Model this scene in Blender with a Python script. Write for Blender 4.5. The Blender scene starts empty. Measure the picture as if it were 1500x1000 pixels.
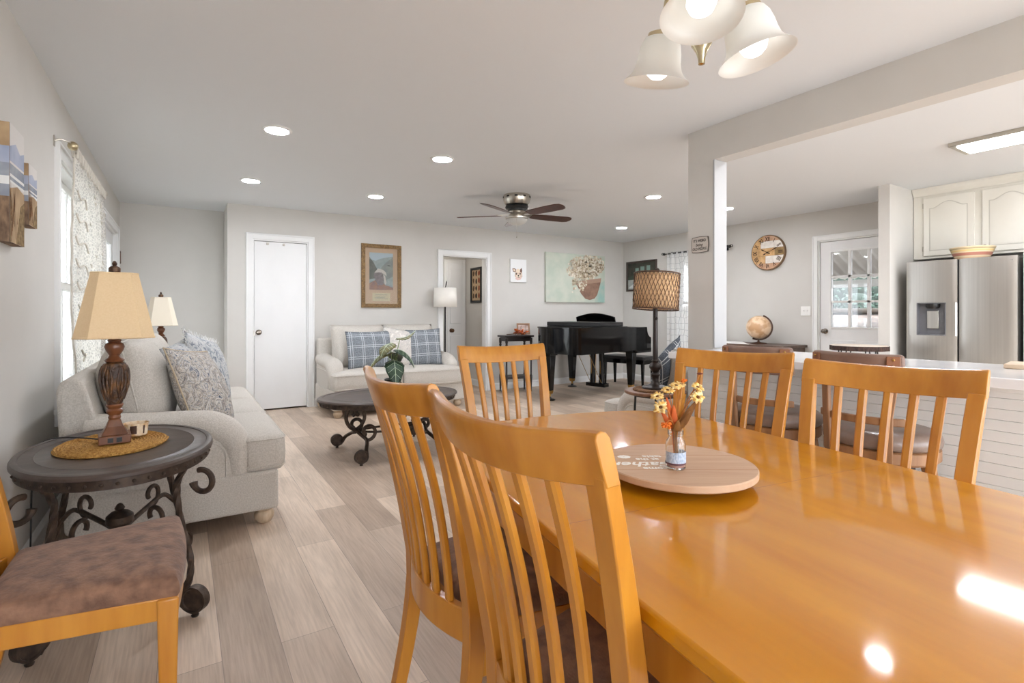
import bpy, bmesh, math, random
from mathutils import Vector, Matrix
PI = math.pi
SC = bpy.context.scene
COL = SC.collection
# ------------------------------------------------------------------ camera, world, exposure
cam_d = bpy.data.cameras.new('camera'); cam = bpy.data.objects.new('camera', cam_d); COL.objects.link(cam)
cam.location = (0, 0, 1.1617); cam.rotation_euler = (PI/2, 0, -0.5662)
cam_d.sensor_width = 36; cam_d.lens = 36*759.06/1500; cam_d.shift_y = -(500-459.19)/1500
cam_d.clip_start = 0.02; cam_d.clip_end = 200
SC.camera = cam
SC.view_settings.view_transform = 'Standard'; SC.view_settings.look = 'None'
SC.view_settings.gamma = 1; SC.view_settings.use_curve_mapping = False
SC.view_settings.exposure = 1.12
SC.cycles.sample_clamp_indirect = 6
SC.cycles.max_bounces = 12; SC.cycles.diffuse_bounces = 6; SC.cycles.transparent_max_bounces = 16
W = bpy.data.worlds.new('sky'); SC.world = W; W.use_nodes = True
W.node_tree.nodes['Background'].inputs[0].default_value = (0.87, 0.93, 1.0, 1)
W.node_tree.nodes['Background'].inputs[1].default_value = 3.8
sun_d = bpy.data.lights.new('sun', 'SUN'); sun_d.energy = 2.5; sun_d.angle = 0.05; sun_d.color = (1, .95, .88)
sun = bpy.data.objects.new('sun', sun_d); COL.objects.link(sun); sun.rotation_euler = (math.radians(35), math.radians(-25), 0)
DOWNLIGHT = 120.0     # radiance of the recessed lamps
BULB = 0.85          # radiance of the chandelier bulbs
PANEL = 16.0          # radiance of the kitchen panel
# ------------------------------------------------------------------ helpers
def rnd(seed): return random.Random(seed)
class MB:
    """collects shapes into one bmesh"""
    def __init__(s): s.b = bmesh.new(); s.mi = 0
    def face(s, vs):
        try:
            f = s.b.faces.new(vs); f.material_index = s.mi; return f
        except ValueError: return None
    def v(s, p): return s.b.verts.new(p)
    def box(s, x0, x1, y0, y1, z0, z1, M=None):
        P = [Vector((x, y, z)) for z in (z0, z1) for y in (y0, y1) for x in (x0, x1)]
        if M: P = [M @ p for p in P]
        V = [s.v(p) for p in P]
        for q in ((0, 2, 3, 1), (4, 5, 7, 6), (0, 1, 5, 4), (2, 6, 7, 3), (0, 4, 6, 2), (1, 3, 7, 5)):
            s.face([V[i] for i in q])
        return s
    def hexa(s, bot, top):
        """box between two quads of 4 points"""
        B = [s.v(p) for p in bot]; T = [s.v(p) for p in top]
        s.face(B[::-1]); s.face(T)
        for i in range(4): s.face([B[i], B[(i+1) % 4], T[(i+1) % 4], T[i]])
        return s
    def loft(s, rings, caps=True, closed=True):
        R = [[s.v(p) for p in r] for r in rings]
        n = len(R[0])
        for a, b in zip(R, R[1:]):
            for i in range(n if closed else n-1):
                s.face([a[i], a[(i+1) % n], b[(i+1) % n], b[i]])
        if caps and closed:
            s.face(R[0][::-1]); s.face(R[-1])
        return s
    def prism(s, pts, z0, z1, M=None):
        f = (lambda p: M @ Vector(p)) if M else (lambda p: Vector(p))
        return s.loft([[f((x, y, z0)) for x, y in pts], [f((x, y, z1)) for x, y in pts]])
    def lathe(s, prof, seg=24, c=(0, 0, 0), M=None, sx=1, sy=1):
        c = Vector(c); rings = []
        for r, z in prof:
            ring = []
            for i in range(seg):
                a = 2*PI*i/seg; p = Vector((r*sx*math.cos(a), r*sy*math.sin(a), z))
                if M: p = M @ p
                ring.append(c+p)
            rings.append(ring)
        return s.loft(rings)
    def tube(s, pts, r, seg=8, closed=False, a=1, b=1, twist=0, up=None):
        P = [Vector(p) for p in pts]; n = len(P)
        rr = r if isinstance(r, (list, tuple)) else [r]*n
        T = []
        for i in range(n):
            if closed: t = P[(i+1) % n]-P[i-1]
            else: t = P[min(i+1, n-1)]-P[max(i-1, 0)]
            T.append(t.normalized() if t.length > 1e-9 else Vector((0, 0, 1)))
        u = Vector(up) if up else (Vector((0, 0, 1)) if abs(T[0].z) < .9 else Vector((1, 0, 0)))
        N = (u - T[0]*u.dot(T[0])).normalized(); rings = []
        for i in range(n):
            N = (N - T[i]*N.dot(T[i])).normalized(); B = T[i].cross(N)
            ring = []
            for k in range(seg):
                th = 2*PI*k/seg
                x, y = a*math.cos(th)*rr[i], b*math.sin(th)*rr[i]
                if twist:
                    ct, st = math.cos(twist*i), math.sin(twist*i); x, y = x*ct-y*st, x*st+y*ct
                ring.append(P[i]+N*x+B*y)
            rings.append(ring)
        if closed: rings.append([v.copy() for v in rings[0]])
        return s.loft(rings, caps=not closed)
    def sweep(s, pts, prof, up=(0, 0, 1)):
        """sweep a closed 2D profile (side, up) along a path keeping up fixed"""
        P = [Vector(p) for p in pts]; n = len(P); up = Vector(up); rings = []
        for i in range(n):
            t = (P[min(i+1, n-1)]-P[max(i-1, 0)]).normalized()
            sd = t.cross(up).normalized(); u2 = sd.cross(t)
            rings.append([P[i]+sd*x+u2*y for x, y in prof])
        return s.loft(rings)
    def sphere(s, c, r, seg=16, rings=10, sc=(1, 1, 1), M=None):
        prof = [(max(1e-4, math.sin(PI*i/rings)), -math.cos(PI*i/rings)) for i in range(rings+1)]
        c = Vector(c); R = []
        for q, z in prof:
            ring = []
            for k in range(seg):
                a = 2*PI*k/seg; p = Vector((q*math.cos(a)*sc[0]*r, q*math.sin(a)*sc[1]*r, z*sc[2]*r))
                if M: p = M @ p
                ring.append(c+p)
            R.append(ring)
        return s.loft(R)
    def surf(s, nu, nv, f, wrapu=False):
        G = [[s.v(f(i/nu, j/nv)) for j in range(nv+1)] for i in range(nu+(0 if wrapu else 1))]
        L = len(G)
        for i in range(nu):
            for j in range(nv):
                s.face([G[i][j], G[(i+1) % L][j], G[(i+1) % L][j+1], G[i][j+1]])
        return s
    def poly(s, pts): return s.face([s.v(p) for p in pts])
    def build(s, name, mat, parent=None, smooth=35, bevel=0, bseg=2, sub=0, solid=0):
        bmesh.ops.remove_doubles(s.b, verts=s.b.verts, dist=1e-6)
        bmesh.ops.recalc_face_normals(s.b, faces=s.b.faces)
        me = bpy.data.meshes.new(name); s.b.to_mesh(me); s.b.free()
        for m in (mat if isinstance(mat, (list, tuple)) else [mat]): me.materials.append(m)
        if smooth:
            me.polygons.foreach_set('use_smooth', [True]*len(me.polygons))
            if smooth < 180: me.set_sharp_from_angle(angle=math.radians(smooth))
        o = bpy.data.objects.new(name, me); COL.objects.link(o)
        if parent: o.parent = parent
        if solid:
            md = o.modifiers.new('solid', 'SOLIDIFY'); md.thickness = solid; md.offset = 0
        if bevel:
            md = o.modifiers.new('bevel', 'BEVEL'); md.width = bevel; md.segments = bseg; md.limit_method = 'ANGLE'; md.angle_limit = math.radians(40)
            md.harden_normals = False
        if sub:
            md = o.modifiers.new('sub', 'SUBSURF'); md.levels = sub; md.render_levels = sub
        return o
def tag(o, label=None, cat=None, group=None, kind=None):
    if label: o['label'] = label
    if cat: o['category'] = cat
    if group: o['group'] = group
    if kind: o['kind'] = kind
    return o
def thing(name, label, cat, loc=(0, 0, 0), rz=0, group=None):
    o = bpy.data.objects.new(name, None); COL.objects.link(o); o.empty_display_size = .1
    o.location = loc; o.rotation_euler = (0, 0, rz)
    return tag(o, label, cat, group)
def struct(name, label=None): 
    o = bpy.data.objects.new(name, None); COL.objects.link(o); o['kind'] = 'structure'
    if label: o['label'] = label
    return o
def ST(o, label=None):
    o['kind'] = 'structure'
    if label: o['label'] = label
    return o
def dup(root, loc, rz, label, group=None):
    def cp(o, par):
        c = o.copy(); COL.objects.link(c); c.parent = par
        for ch in list(o.children): cp(ch, c)
        return c
    r = cp(root, None); r.location = loc; r.rotation_euler = (0, 0, rz); r['label'] = label
    if group: r['group'] = group
    return r
def arc(c, r, a0, a1, n, r2=None):
    r2 = r if r2 is None else r2
    return [(c[0]+(r+(r2-r)*i/n)*math.cos(a0+(a1-a0)*i/n), c[1]+(r+(r2-r)*i/n)*math.sin(a0+(a1-a0)*i/n)) for i in range(n+1)]
def smooth_path(pts, n=6):
    """Catmull-Rom through points"""
    P = [Vector(p) for p in pts]; out = []
    for i in range(len(P)-1):
        p0 = P[max(i-1, 0)]; p1 = P[i]; p2 = P[i+1]; p3 = P[min(i+2, len(P)-1)]
        for k in range(n):
            t = k/n
            out.append(.5*((2*p1)+(p2-p0)*t+(2*p0-5*p1+4*p2-p3)*t*t+(3*p1-p0-3*p2+p3)*t**3))
    out.append(P[-1]); return out
def rrect(w, h, r, n=5):
    out = []
    for cx, cy, a in ((w/2-r, h/2-r, 0), (-w/2+r, h/2-r, PI/2), (-w/2+r, -h/2+r, PI), (w/2-r, -h/2+r, 1.5*PI)):
        out += arc((cx, cy), r, a, a+PI/2, n)
    return out
def ellipse(a, b, n=48): return [(a*math.cos(2*PI*i/n), b*math.sin(2*PI*i/n)) for i in range(n)]
# ------------------------------------------------------------------ materials
def srgb(r, g, b):
    f = lambda c: (c/255/12.92) if c/255 <= .04045 else ((c/255+.055)/1.055)**2.4
    return (f(r), f(g), f(b), 1)
MATS = {}
def M(name, rgb, rough=.5, metal=0, rgb2=None, scale=(8, 8, 8), detail=3, bump=0, bscale=60, coat=0, spec=.5, rampc=(.35, .65), sheen=0, trans=0, alpha=1, em=None, ems=0, coatr=.05, brough=None, rot=(0, 0, 0), ior=None):
    m = bpy.data.materials.new(name); m.use_nodes = True; nt = m.node_tree; N = nt.nodes; L = nt.links
    p = N['Principled BSDF']; MATS[name] = m
    p.inputs['Base Color'].default_value = srgb(*rgb); p.inputs['Roughness'].default_value = rough
    p.inputs['Metallic'].default_value = metal; p.inputs['Coat Weight'].default_value = coat; p.inputs['Coat Roughness'].default_value = coatr
    p.inputs['Specular IOR Level'].default_value = spec; p.inputs['Sheen Weight'].default_value = sheen
    p.inputs['Transmission Weight'].default_value = trans; p.inputs['Alpha'].default_value = alpha
    if ior: p.inputs['IOR'].default_value = ior
    if em: p.inputs['Emission Color'].default_value = srgb(*em); p.inputs['Emission Strength'].default_value = ems
    if rgb2 or bump:
        tc = N.new('ShaderNodeTexCoord'); mp = N.new('ShaderNodeMapping'); L.new(tc.outputs['Object'], mp.inputs[0])
        mp.inputs['Scale'].default_value = scale; mp.inputs['Rotation'].default_value = rot
        if rgb2:
            nz = N.new('ShaderNodeTexNoise'); nz.inputs['Scale'].default_value = 1; nz.inputs['Detail'].default_value = detail
            L.new(mp.outputs[0], nz.inputs['Vector'])
            cr = N.new('ShaderNodeValToRGB'); cr.color_ramp.elements[0].position = rampc[0]; cr.color_ramp.elements[1].position = rampc[1]
            cr.color_ramp.elements[0].color = srgb(*rgb); cr.color_ramp.elements[1].color = srgb(*rgb2)
            L.new(nz.outputs['Fac'], cr.inputs[0]); L.new(cr.outputs[0], p.inputs['Base Color'])
        if bump:
            n2 = N.new('ShaderNodeTexNoise'); n2.inputs['Scale'].default_value = bscale; n2.inputs['Detail'].default_value = 4
            L.new(tc.outputs['Object'], n2.inputs['Vector'])
            bp = N.new('ShaderNodeBump'); bp.inputs['Strength'].default_value = bump; bp.inputs['Distance'].default_value = .01
            L.new(n2.outputs['Fac'], bp.inputs['Height']); L.new(bp.outputs[0], p.inputs['Normal'])
    return m
wall_m = M('wall_paint', (206, 203, 198), .85, rgb2=(203, 200, 195), scale=(3, 3, 3), bump=.03, bscale=220, spec=.25)
ceil_m = M('ceiling_paint', (223, 226, 229), .9, bump=.03, bscale=160, spec=.2)
trim_m = M('white_trim', (232, 232, 231), .42, rgb2=(229, 229, 228), scale=(4, 4, 4))
door_m = M('white_door', (231, 231, 231), .45, rgb2=(228, 228, 228), scale=(4, 4, 2))
maple = M('honey_maple', (198, 136, 46), .33, rgb2=(178, 113, 30), scale=(26, 26, 3.2), detail=5, coat=.35, coatr=.16, rampc=(.3, .72))
tabletop = M('glossy_maple', (206, 139, 14), .4, rgb2=(190, 119, 5), scale=(16, 2.2, 8), detail=5, spec=.12, coat=.9, coatr=.075, rampc=(.3, .7))
suede = M('brown_suede', (142, 106, 84), .8, rgb2=(104, 74, 58), scale=(24, 24, 24), detail=8, bump=.25, bscale=90, sheen=.15, rampc=(.36, .66))
linen = M('grey_linen', (208, 202, 194), .95, rgb2=(190, 184, 175), scale=(150, 150, 150), detail=2, bump=.5, bscale=300, sheen=.1, spec=.2)
linen_side = linen
iron = M('bronze_iron', (58, 48, 42), .5, metal=.55, rgb2=(84, 70, 60), scale=(30, 30, 30), bump=.15, bscale=120)
dark_top = M('dark_stained_top', (82, 70, 64), .38, rgb2=(66, 55, 50), scale=(3, 22, 10), detail=5, bump=.05, bscale=90)
black_gloss = M('black_lacquer', (7, 7, 8), .10, spec=.35)
black_satin = M('black_satin', (20, 19, 19), .4)
brass = M('aged_brass', (176, 140, 80), .3, metal=1)
nickel = M('brushed_nickel', (190, 184, 174), .28, metal=1)
steel = M('stainless_steel', (192, 188, 182), .32, metal=1, rgb2=(184, 180, 174), scale=(60, 60, .6))
dark_gap = M('dark_gap', (14, 14, 15), .6)
glass = M('clear_glass', (255, 255, 255), .02, trans=1, ior=1.45, spec=.5)
bun = M('washed_oak', (203, 182, 156), .55, rgb2=(180, 158, 132), scale=(40, 40, 8))
lamp_wood = M('carved_walnut', (124, 76, 46), .38, rgb2=(94, 54, 32), scale=(18, 18, 6), coat=.2)
lamp_carve = M('carved_bronze', (62, 40, 26), .42, rgb2=(128, 88, 50), scale=(55, 55, 18), detail=5, bump=.8, bscale=60, rampc=(.45, .7))
shade_tan = M('tan_lampshade', (224, 198, 160), .9, rgb2=(220, 193, 154), scale=(160, 160, 160), spec=.1)
shade_cream = M('cream_lampshade', (232, 222, 204), .9, spec=.1)
jute = M('woven_jute', (206, 160, 84), .9, rgb2=(160, 112, 50), scale=(90, 90, 90), bump=.9, bscale=150)
# ------------------------------------------------------------------ floor material
def floor_mat():
    m = bpy.data.materials.new('vinyl_plank'); m.use_nodes = True; nt = m.node_tree; N = nt.nodes; L = nt.links; p = N['Principled BSDF']
    tc = N.new('ShaderNodeTexCoord'); mp = N.new('ShaderNodeMapping'); mp.inputs['Rotation'].default_value = (0, 0, PI/2); mp.inputs['Location'].default_value = (.31, .07, 0)
    L.new(tc.outputs['Object'], mp.inputs[0])
    br = N.new('ShaderNodeTexBrick'); L.new(mp.outputs[0], br.inputs['Vector'])
    br.inputs['Scale'].default_value = 1; br.inputs['Brick Width'].default_value = 1.22; br.inputs['Row Height'].default_value = .182
    br.inputs['Mortar Size'].default_value = .0012; br.inputs['Mortar Smooth'].default_value = .2; br.offset = .37; br.offset_frequency = 2
    br.inputs['Color1'].default_value = srgb(226, 207, 188); br.inputs['Color2'].default_value = srgb(182, 162, 144); br.inputs['Mortar'].default_value = srgb(160, 146, 134)
    def noise(sc, det, sx):
        g = N.new('ShaderNodeMapping'); g.inputs['Scale'].default_value = sx; L.new(tc.outputs['Object'], g.inputs[0])
        n = N.new('ShaderNodeTexNoise'); n.inputs['Scale'].default_value = sc; n.inputs['Detail'].default_value = det; n.inputs['Distortion'].default_value = .25
        L.new(g.outputs[0], n.inputs['Vector']); return n
    n1 = noise(1, 9, (110, 5, 1)); n2 = noise(1, 5, (9, 1.6, 1))
    r1 = N.new('ShaderNodeValToRGB'); r1.color_ramp.elements[0].position = .36; r1.color_ramp.elements[1].position = .62
    r1.color_ramp.elements[0].color = (.62, .59, .56, 1); r1.color_ramp.elements[1].color = (1.04, 1.04, 1.04, 1); L.new(n1.outputs['Fac'], r1.inputs[0])
    r2 = N.new('ShaderNodeValToRGB'); r2.color_ramp.elements[0].position = .35; r2.color_ramp.elements[1].position = .65
    r2.color_ramp.elements[0].color = (.82, .8, .78, 1); r2.color_ramp.elements[1].color = (1.06, 1.06, 1.06, 1); L.new(n2.outputs['Fac'], r2.inputs[0])
    mx = N.new('ShaderNodeMix'); mx.data_type = 'RGBA'; mx.blend_type = 'MULTIPLY'; mx.inputs[0].default_value = .38
    L.new(br.outputs['Color'], mx.inputs[6]); L.new(r1.outputs[0], mx.inputs[7])
    m2 = N.new('ShaderNodeMix'); m2.data_type = 'RGBA'; m2.blend_type = 'MULTIPLY'; m2.inputs[0].default_value = .8
    L.new(mx.outputs[2], m2.inputs[6]); L.new(r2.outputs[0], m2.inputs[7]); L.new(m2.outputs[2], p.inputs['Base Color'])
    p.inputs['Roughness'].default_value = .42; p.inputs['Specular IOR Level'].default_value = .35
    bp = N.new('ShaderNodeBump'); bp.inputs['Strength'].default_value = .12; bp.inputs['Distance'].default_value = .004
    L.new(n1.outputs['Fac'], bp.inputs['Height']); L.new(bp.outputs[0], p.inputs['Normal'])
    return m
floor_m = floor_mat()
# ------------------------------------------------------------------ room shell
XL, XR, YB, YREC, XCL, YN, H = -.613, 6.698, 6.808, 7.43, .437, -2.4, 2.44
ST(MB().box(XL-.12, XR+.12, YN-.12, YB, -.1, 0).box(XL-.12, XCL, YB, YREC+.12, -.1, 0).box(XCL, 4.2, YB, 8.0, -.1, 0).build('floor', floor_m), 'grey beige wood plank floor')
ST(MB().box(XL-.12, XR+.12, YN-.12, YB, H, H+.1).box(XL-.12, XCL, YB, YREC+.12, H, H+.1).build('ceiling', ceil_m), 'flat pale ceiling')
def wall(name, axis, pos, thick, a0, a1, openings=(), z0=0, z1=H, label=None, mat=None):
    """axis 'X': wall plane at x=pos running along y; 'Y': plane at y=pos running along x; thick signed outward"""
    A = sorted({a0, a1} | {v for o in openings for v in o[:2]}); Z = sorted({z0, z1} | {v for o in openings for v in o[2:]})
    mb = MB()
    p0, p1 = sorted((pos, pos+thick))
    for i in range(len(A)-1):
        for j in range(len(Z)-1):
            ca, cz = (A[i]+A[i+1])/2, (Z[j]+Z[j+1])/2
            if any(o[0] < ca < o[1] and o[2] < cz < o[3] for o in openings): continue
            if axis == 'X': mb.box(p0, p1, A[i], A[i+1], Z[j], Z[j+1])
            else: mb.box(A[i], A[i+1], p0, p1, Z[j], Z[j+1])
    return ST(mb.build(name, mat or wall_m, smooth=0), label)
WL = (3.95, 5.15, .62, 2.06)      # left window opening (y0,y1,z0,z1)
DL = (5.86, 7.12, 0, 2.04)        # entry door on the left wall
WR = (4.80, 5.60, .62, 2.05)      # right window
DR = (2.50, 3.41, 0, 2.065)       # garden door
wall('wall_left', 'X', XL, -.12, YN, YREC+.12, [WL, DL], label='pale greige left wall with window and canvas prints')
wall('wall_right', 'X', XR, .12, YN, YB+.12, [WR, DR], label='pale greige right wall with clock and garden door')
wall('wall_back', 'Y', YB, .12, XCL, XR, [(.697, 1.32, 0, 2.045), (3.144, 3.875, 0, 2.005)], label='pale greige back wall with closet door and doorway')
wall('wall_recess', 'Y', YREC, .12, XL, XCL+.12, label='shaded wall of the entry recess')
wall('wall_closet', 'X', XCL, .12, YB+.12, YREC, label='narrow side wall of the closet beside the entry recess')
wall('wall_front', 'Y', YN, -.12, XL, XR, [(-.4, 2.5, .12, 2.2), (2.8, 6.4, .12, 2.2)], label='wall behind the dining area with added daylight openings')  # openings added behind the viewer to let sky light in
wall('wall_kitchen', 'Y', 2.31, .1, 5.875, XR, label='short wall stub beside the refrigerator')
ST(MB().box(3.037, 3.165, 2.236, 2.44, 0, H).build('wall_column', wall_m, smooth=0), 'taupe square column at the end of the beam')
ST(MB().box(3.037, 3.165, YN, 2.236, 2.206, H).build('trim_1', wall_m, smooth=0), 'dropped ceiling beam over the peninsula')
ST(MB().box(3.034, 3.1685, 2.222, 2.2358, .93, 2.206).build('trim_2', M('board_paint', (174, 174, 175), .5), bevel=.003), 'white board on the end face of the column')
# hallway behind the doorway
wall('wall_hall', 'X', 4.0, .1, YB+.12, 7.9, label='taupe side wall of the hallway')
hb = MB().box(2.9, 4.0, 7.75, 7.85, 0, H).box(2.85, 2.95, YB+.12, 7.85, 0, H).box(2.85, 4.1, YB+.12, 7.85, 2.3, 2.4)
ST(hb.build('wall_end', wall_m, smooth=0), 'end wall and low ceiling of the hallway')
# near-black sheet painted as the shade inside the closet
ST(MB().box(.6, 1.42, YB+.121, YB+.16, 0, 2.2).build('wall_cupboard', dark_gap, smooth=0), 'dark closet interior behind the door')
# baseboards
BP = [(0, 0), (.016, 0), (.016, .075), (.012, .085), (.008, .095), (0, .1)]
def baseboard(name, runs, label):
    mb = MB()
    for (x0, y0, x1, y1, nx, ny) in runs:
        for (x, y, i) in ((x0, y0, 0), (x1, y1, 1)): pass
        mb.loft([[Vector((x0+nx*d, y0+ny*d, z)) for d, z in BP], [Vector((x1+nx*d, y1+ny*d, z)) for d, z in BP]])
    return ST(mb.build(name, trim_m, smooth=0), label)
baseboard('baseboard_back', [(XCL, YB, .627, YB, 0, -1), (1.39, YB, 3.07, YB, 0, -1), (3.955, YB, XR, YB, 0, -1)], 'white baseboard along the back wall')
baseboard('baseboard_left', [(XL, YN, XL, 5.78, 1, 0), (XL, 7.2, XL, YREC, 1, 0)], 'white baseboard along the left wall')
baseboard('baseboard_right', [(XR, 3.48, XR, YB, -1, 0)], 'white baseboard along the right wall')
baseboard('baseboard_hall', [(4.0, YB+.12, 4.0, 7.75, -1, 0), (XL, YREC, XCL, YREC, 0, -1)], 'white baseboard in the hallway and recess')
# casing helper: flat moulded boards round an opening, on plane axis/pos facing n
def casing(mb, axis, pos, n, a0, a1, z1, w=.07, t=.018, z0=0, sill=False):
    def bx(p0, p1, q0, q1, d=t):
        lo, hi = sorted((pos, pos+n*d))
        if axis == 'X': mb.box(lo, hi, p0, p1, q0, q1)
        else: mb.box(p0, p1, lo, hi, q0, q1)
    bx(a0-w, a0, z0, z1+w); bx(a1, a1+w, z0, z1+w); bx(a0, a1, z1, z1+w)
    bx(a0-w, a0-w+.016, z0, z1+w, t+.007); bx(a1+w-.016, a1+w, z0, z1+w, t+.007); bx(a0-w+.016, a1+w-.016, z1+w-.016, z1+w, t+.007)
    if sill: bx(a0-w-.02, a1+w+.02, z0-.03, z0, .05); bx(a0-w, a1+w, z0-.1, z0-.03, t)
def jamb(mb, axis, pos, n, a0, a1, z0, z1, depth=.12, t=.015):
    lo, hi = sorted((pos, pos-n*depth))
    def bx(p0, p1, q0, q1):
        if axis == 'X': mb.box(lo, hi, p0, p1, q0, q1)
        else: mb.box(p0, p1, lo, hi, q0, q1)
    bx(a0, a0+t, z0, z1); bx(a1-t, a1, z0, z1); bx(a0+t, a1-t, z1-t, z1)
knob_m = M('knob_nickel', (138, 128, 118), .22, metal=1)
def knob(parent, c, n, mat=knob_m, r=.027):
    """round door knob on rosette; n = axis pointing out of the door"""
    n = Vector(n); Mx = n.to_track_quat('Z', 'Y').to_matrix()
    pr = [(.033, 0), (.033, .006), (.012, .01), (.011, .03), (.02, .036), (r, .048), (r, .058), (.018, .068), (.004, .07)]
    return MB().lathe(pr, 20, c, Mx).build('door_knob', mat, parent)
# closet door
d1 = struct('door_1', 'flat white closet door on the back wall')
mb = MB(); casing(mb, 'Y', YB, -1, .697, 1.32, 2.045); jamb(mb, 'Y', YB, -1, .697, 1.32, 0, 2.045); mb.build('door_frame', trim_m, d1, bevel=.002)
MB().box(.716, 1.302, YB+.012, YB+.05, .018, 2.024).build('door_panel', door_m, d1, bevel=.002)
knob(d1, (.765, YB+.012, .94), (0, -1, 0))
MB().box(.706, .716, YB-.002, YB+.02, .90, .96).build('latch_plate', nickel, d1)
for zz in (.25, 1.05, 1.83): MB().box(1.3, 1.312, YB-.006, YB+.012, zz-.045, zz+.045).build('hinge', door_m, d1)
for xx in (.86, 1.04): MB().box(xx-.014, xx+.014, YB+.002, YB+.012, 1.985, 2.012).build('bumper_pad', nickel, d1, bevel=.003)
# open doorway
dw = struct('door_2', 'open doorway to the hallway with white casing')
mb = MB(); casing(mb, 'Y', YB, -1, 3.144, 3.875, 2.005, w=.074); jamb(mb, 'Y', YB, -1, 3.144, 3.875, 0, 2.005, .125); mb.build('door_frame', trim_m, dw, bevel=.002)
# hallway door, closed, panelled
d3 = struct('door_3', 'white panelled door at the end of the hallway')
mb = MB(); casing(mb, 'Y', 7.75, -1, 3.655, 3.935, 2.0, w=.055); mb.build('door_frame', trim_m, d3, bevel=.002)
mb = MB().box(3.655, 3.935, 7.72, 7.75, .01, 2.0)
for (a, b, c, d) in ((3.70, 3.90, .2, .80), (3.70, 3.90, 1.0, 1.9)): mb.box(a, b, 7.708, 7.72, c, d)
mb.build('door_panel', door_m, d3, bevel=.008)
knob(d3, (3.715, 7.70, .885), (0, -1, 0), M('dark_bronze', (96, 72, 54), .35, metal=.8), .03)
# entry door on the left wall
d4 = struct('door_4', 'white glazed entry door beyond the window on the left wall')
mb = MB(); casing(mb, 'X', XL, 1, DL[0], DL[1], 2.04, w=.075); jamb(mb, 'X', XL, 1, DL[0], DL[1], 0, 2.04); mb.build('door_frame', trim_m, d4, bevel=.002)
mb = MB(); x0, x1 = XL-.07, XL-.03
mb.box(x0, x1, 5.88, 6.02, .01, 2.02).box(x0, x1, 6.96, 7.10, .01, 2.02).box(x0, x1, 6.02, 6.96, 1.9, 2.02).box(x0, x1, 6.02, 6.96, .01, .3)
mb.build('door_panel', door_m, d4, bevel=.003)
MB().box(x0+.012, x1-.018, 6.02, 6.96, .3, 1.9).build('pane', glass, d4)
knob(d4, (XL-.03, 5.95, .95), (1, 0, 0))
# garden door on the right wall: nine lights over a panel
d5 = struct('door_5', 'white nine light garden door on the right wall')
mb = MB(); casing(mb, 'X', XR, -1, DR[0], DR[1], 2.065, w=.062); jamb(mb, 'X', XR, -1, DR[0], DR[1], 0, 2.065); mb.build('door_frame', trim_m, d5, bevel=.002)
x0, x1 = XR+.02, XR+.062
mb = MB(); ya, yb = DR[0]+.017, DR[1]-.017; ga, gb = ya+.135, yb-.127; za, zb = 1.0, 1.915
mb.box(x0, x1, ya, ga, .01, 2.045).box(x0, x1, gb, yb, .01, 2.045).box(x0, x1, ga, gb, zb, 2.045).box(x0, x1, ga, gb, .01, za)
mb.build('door_panel', door_m, d5, bevel=.003)
mb = MB()
for k in (1, 2):
    yy = ga+(gb-ga)*k/3; mb.box(x0+.003, x1-.003, yy-.016, yy+.016, za, zb)
    zz = za+(zb-za)*k/3; mb.box(x0+.003, x1-.003, ga, gb, zz-.013, zz+.013)
mb.box(x0-.008, x0, ga-.02, gb+.02, za-.02, za).box(x0-.008, x0, ga-.02, gb+.02, zb, zb+.02).box(x0-.008, x0, ga-.02, ga, za, zb).box(x0-.008, x0, gb, gb+.02, za, zb)
mb.build('muntin_grid', trim_m, d5, bevel=.002)
MB().box(x0+.02, x0+.024, ga, gb, za, zb).build('pane', glass, d5)
mb = MB()
for (a, b) in ((ga-.02, (ga+gb)/2-.03), ((ga+gb)/2+.03, gb+.02)):
    mb.box(x0-.006, x0, a, b, .2, .84).box(x0-.012, x0-.006, a+.03, b-.03, .23, .81)
mb.build('lower_panel', door_m, d5, bevel=.004)
knob(d5, (x0, yb-.06, .945), (-1, 0, 0))
# windows
w1 = struct('window_1', 'white sash window behind the lace curtain on the left wall')
mb = MB(); casing(mb, 'X', XL, 1, WL[0], WL[1], WL[3], w=.085, z0=WL[2], sill=True); jamb(mb, 'X', XL, 1, WL[0], WL[1], WL[2], WL[3]); mb.build('window_frame', trim_m, w1, bevel=.002)
mb = MB(); y0, y1, z0, z1 = WL; zm = (z0+z1)/2
for (a, b, xx) in ((z0, zm+.02, XL-.06), (zm-.02, z1-.015, XL-.095)):
    mb.box(xx, xx+.03, y0+.015, y0+.06, a, b).box(xx, xx+.03, y1-.06, y1-.015, a, b).box(xx, xx+.03, y0+.06, y1-.06, a, a+.045).box(xx, xx+.03, y0+.06, y1-.06, b-.045, b)
    for k in (1, 2): yy = y0+(y1-y0)*k/3; mb.box(xx+.006, xx+.024, yy-.01, yy+.01, a+.045, b-.045)
mb.build('sash', trim_m, w1, bevel=.002)
MB().box(XL-.045, XL-.042, y0+.05, y1-.05, z0+.04, zm).box(XL-.08, XL-.077, y0+.05, y1-.05, zm, z1-.05).build('pane', glass, w1)
w2 = struct('window_2', 'white window behind the patterned sheer curtain on the right wall')
mb = MB(); casing(mb, 'X', XR, -1, WR[0], WR[1], WR[3], w=.08, z0=WR[2], sill=True); jamb(mb, 'X', XR, -1, WR[0], WR[1], WR[2], WR[3]); mb.build('window_frame', trim_m, w2, bevel=.002)
y0, y1, z0, z1 = WR; zm = (z0+z1)/2; mb = MB()
for (a, b, xx) in ((z0, zm+.02, XR+.03), (zm-.02, z1-.015, XR+.065)):
    mb.box(xx, xx+.03, y0+.015, y0+.06, a, b).box(xx, xx+.03, y1-.06, y1-.015, a, b).box(xx, xx+.03, y0+.06, y1-.06, a, a+.045).box(xx, xx+.03, y0+.06, y1-.06, b-.045, b)
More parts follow.
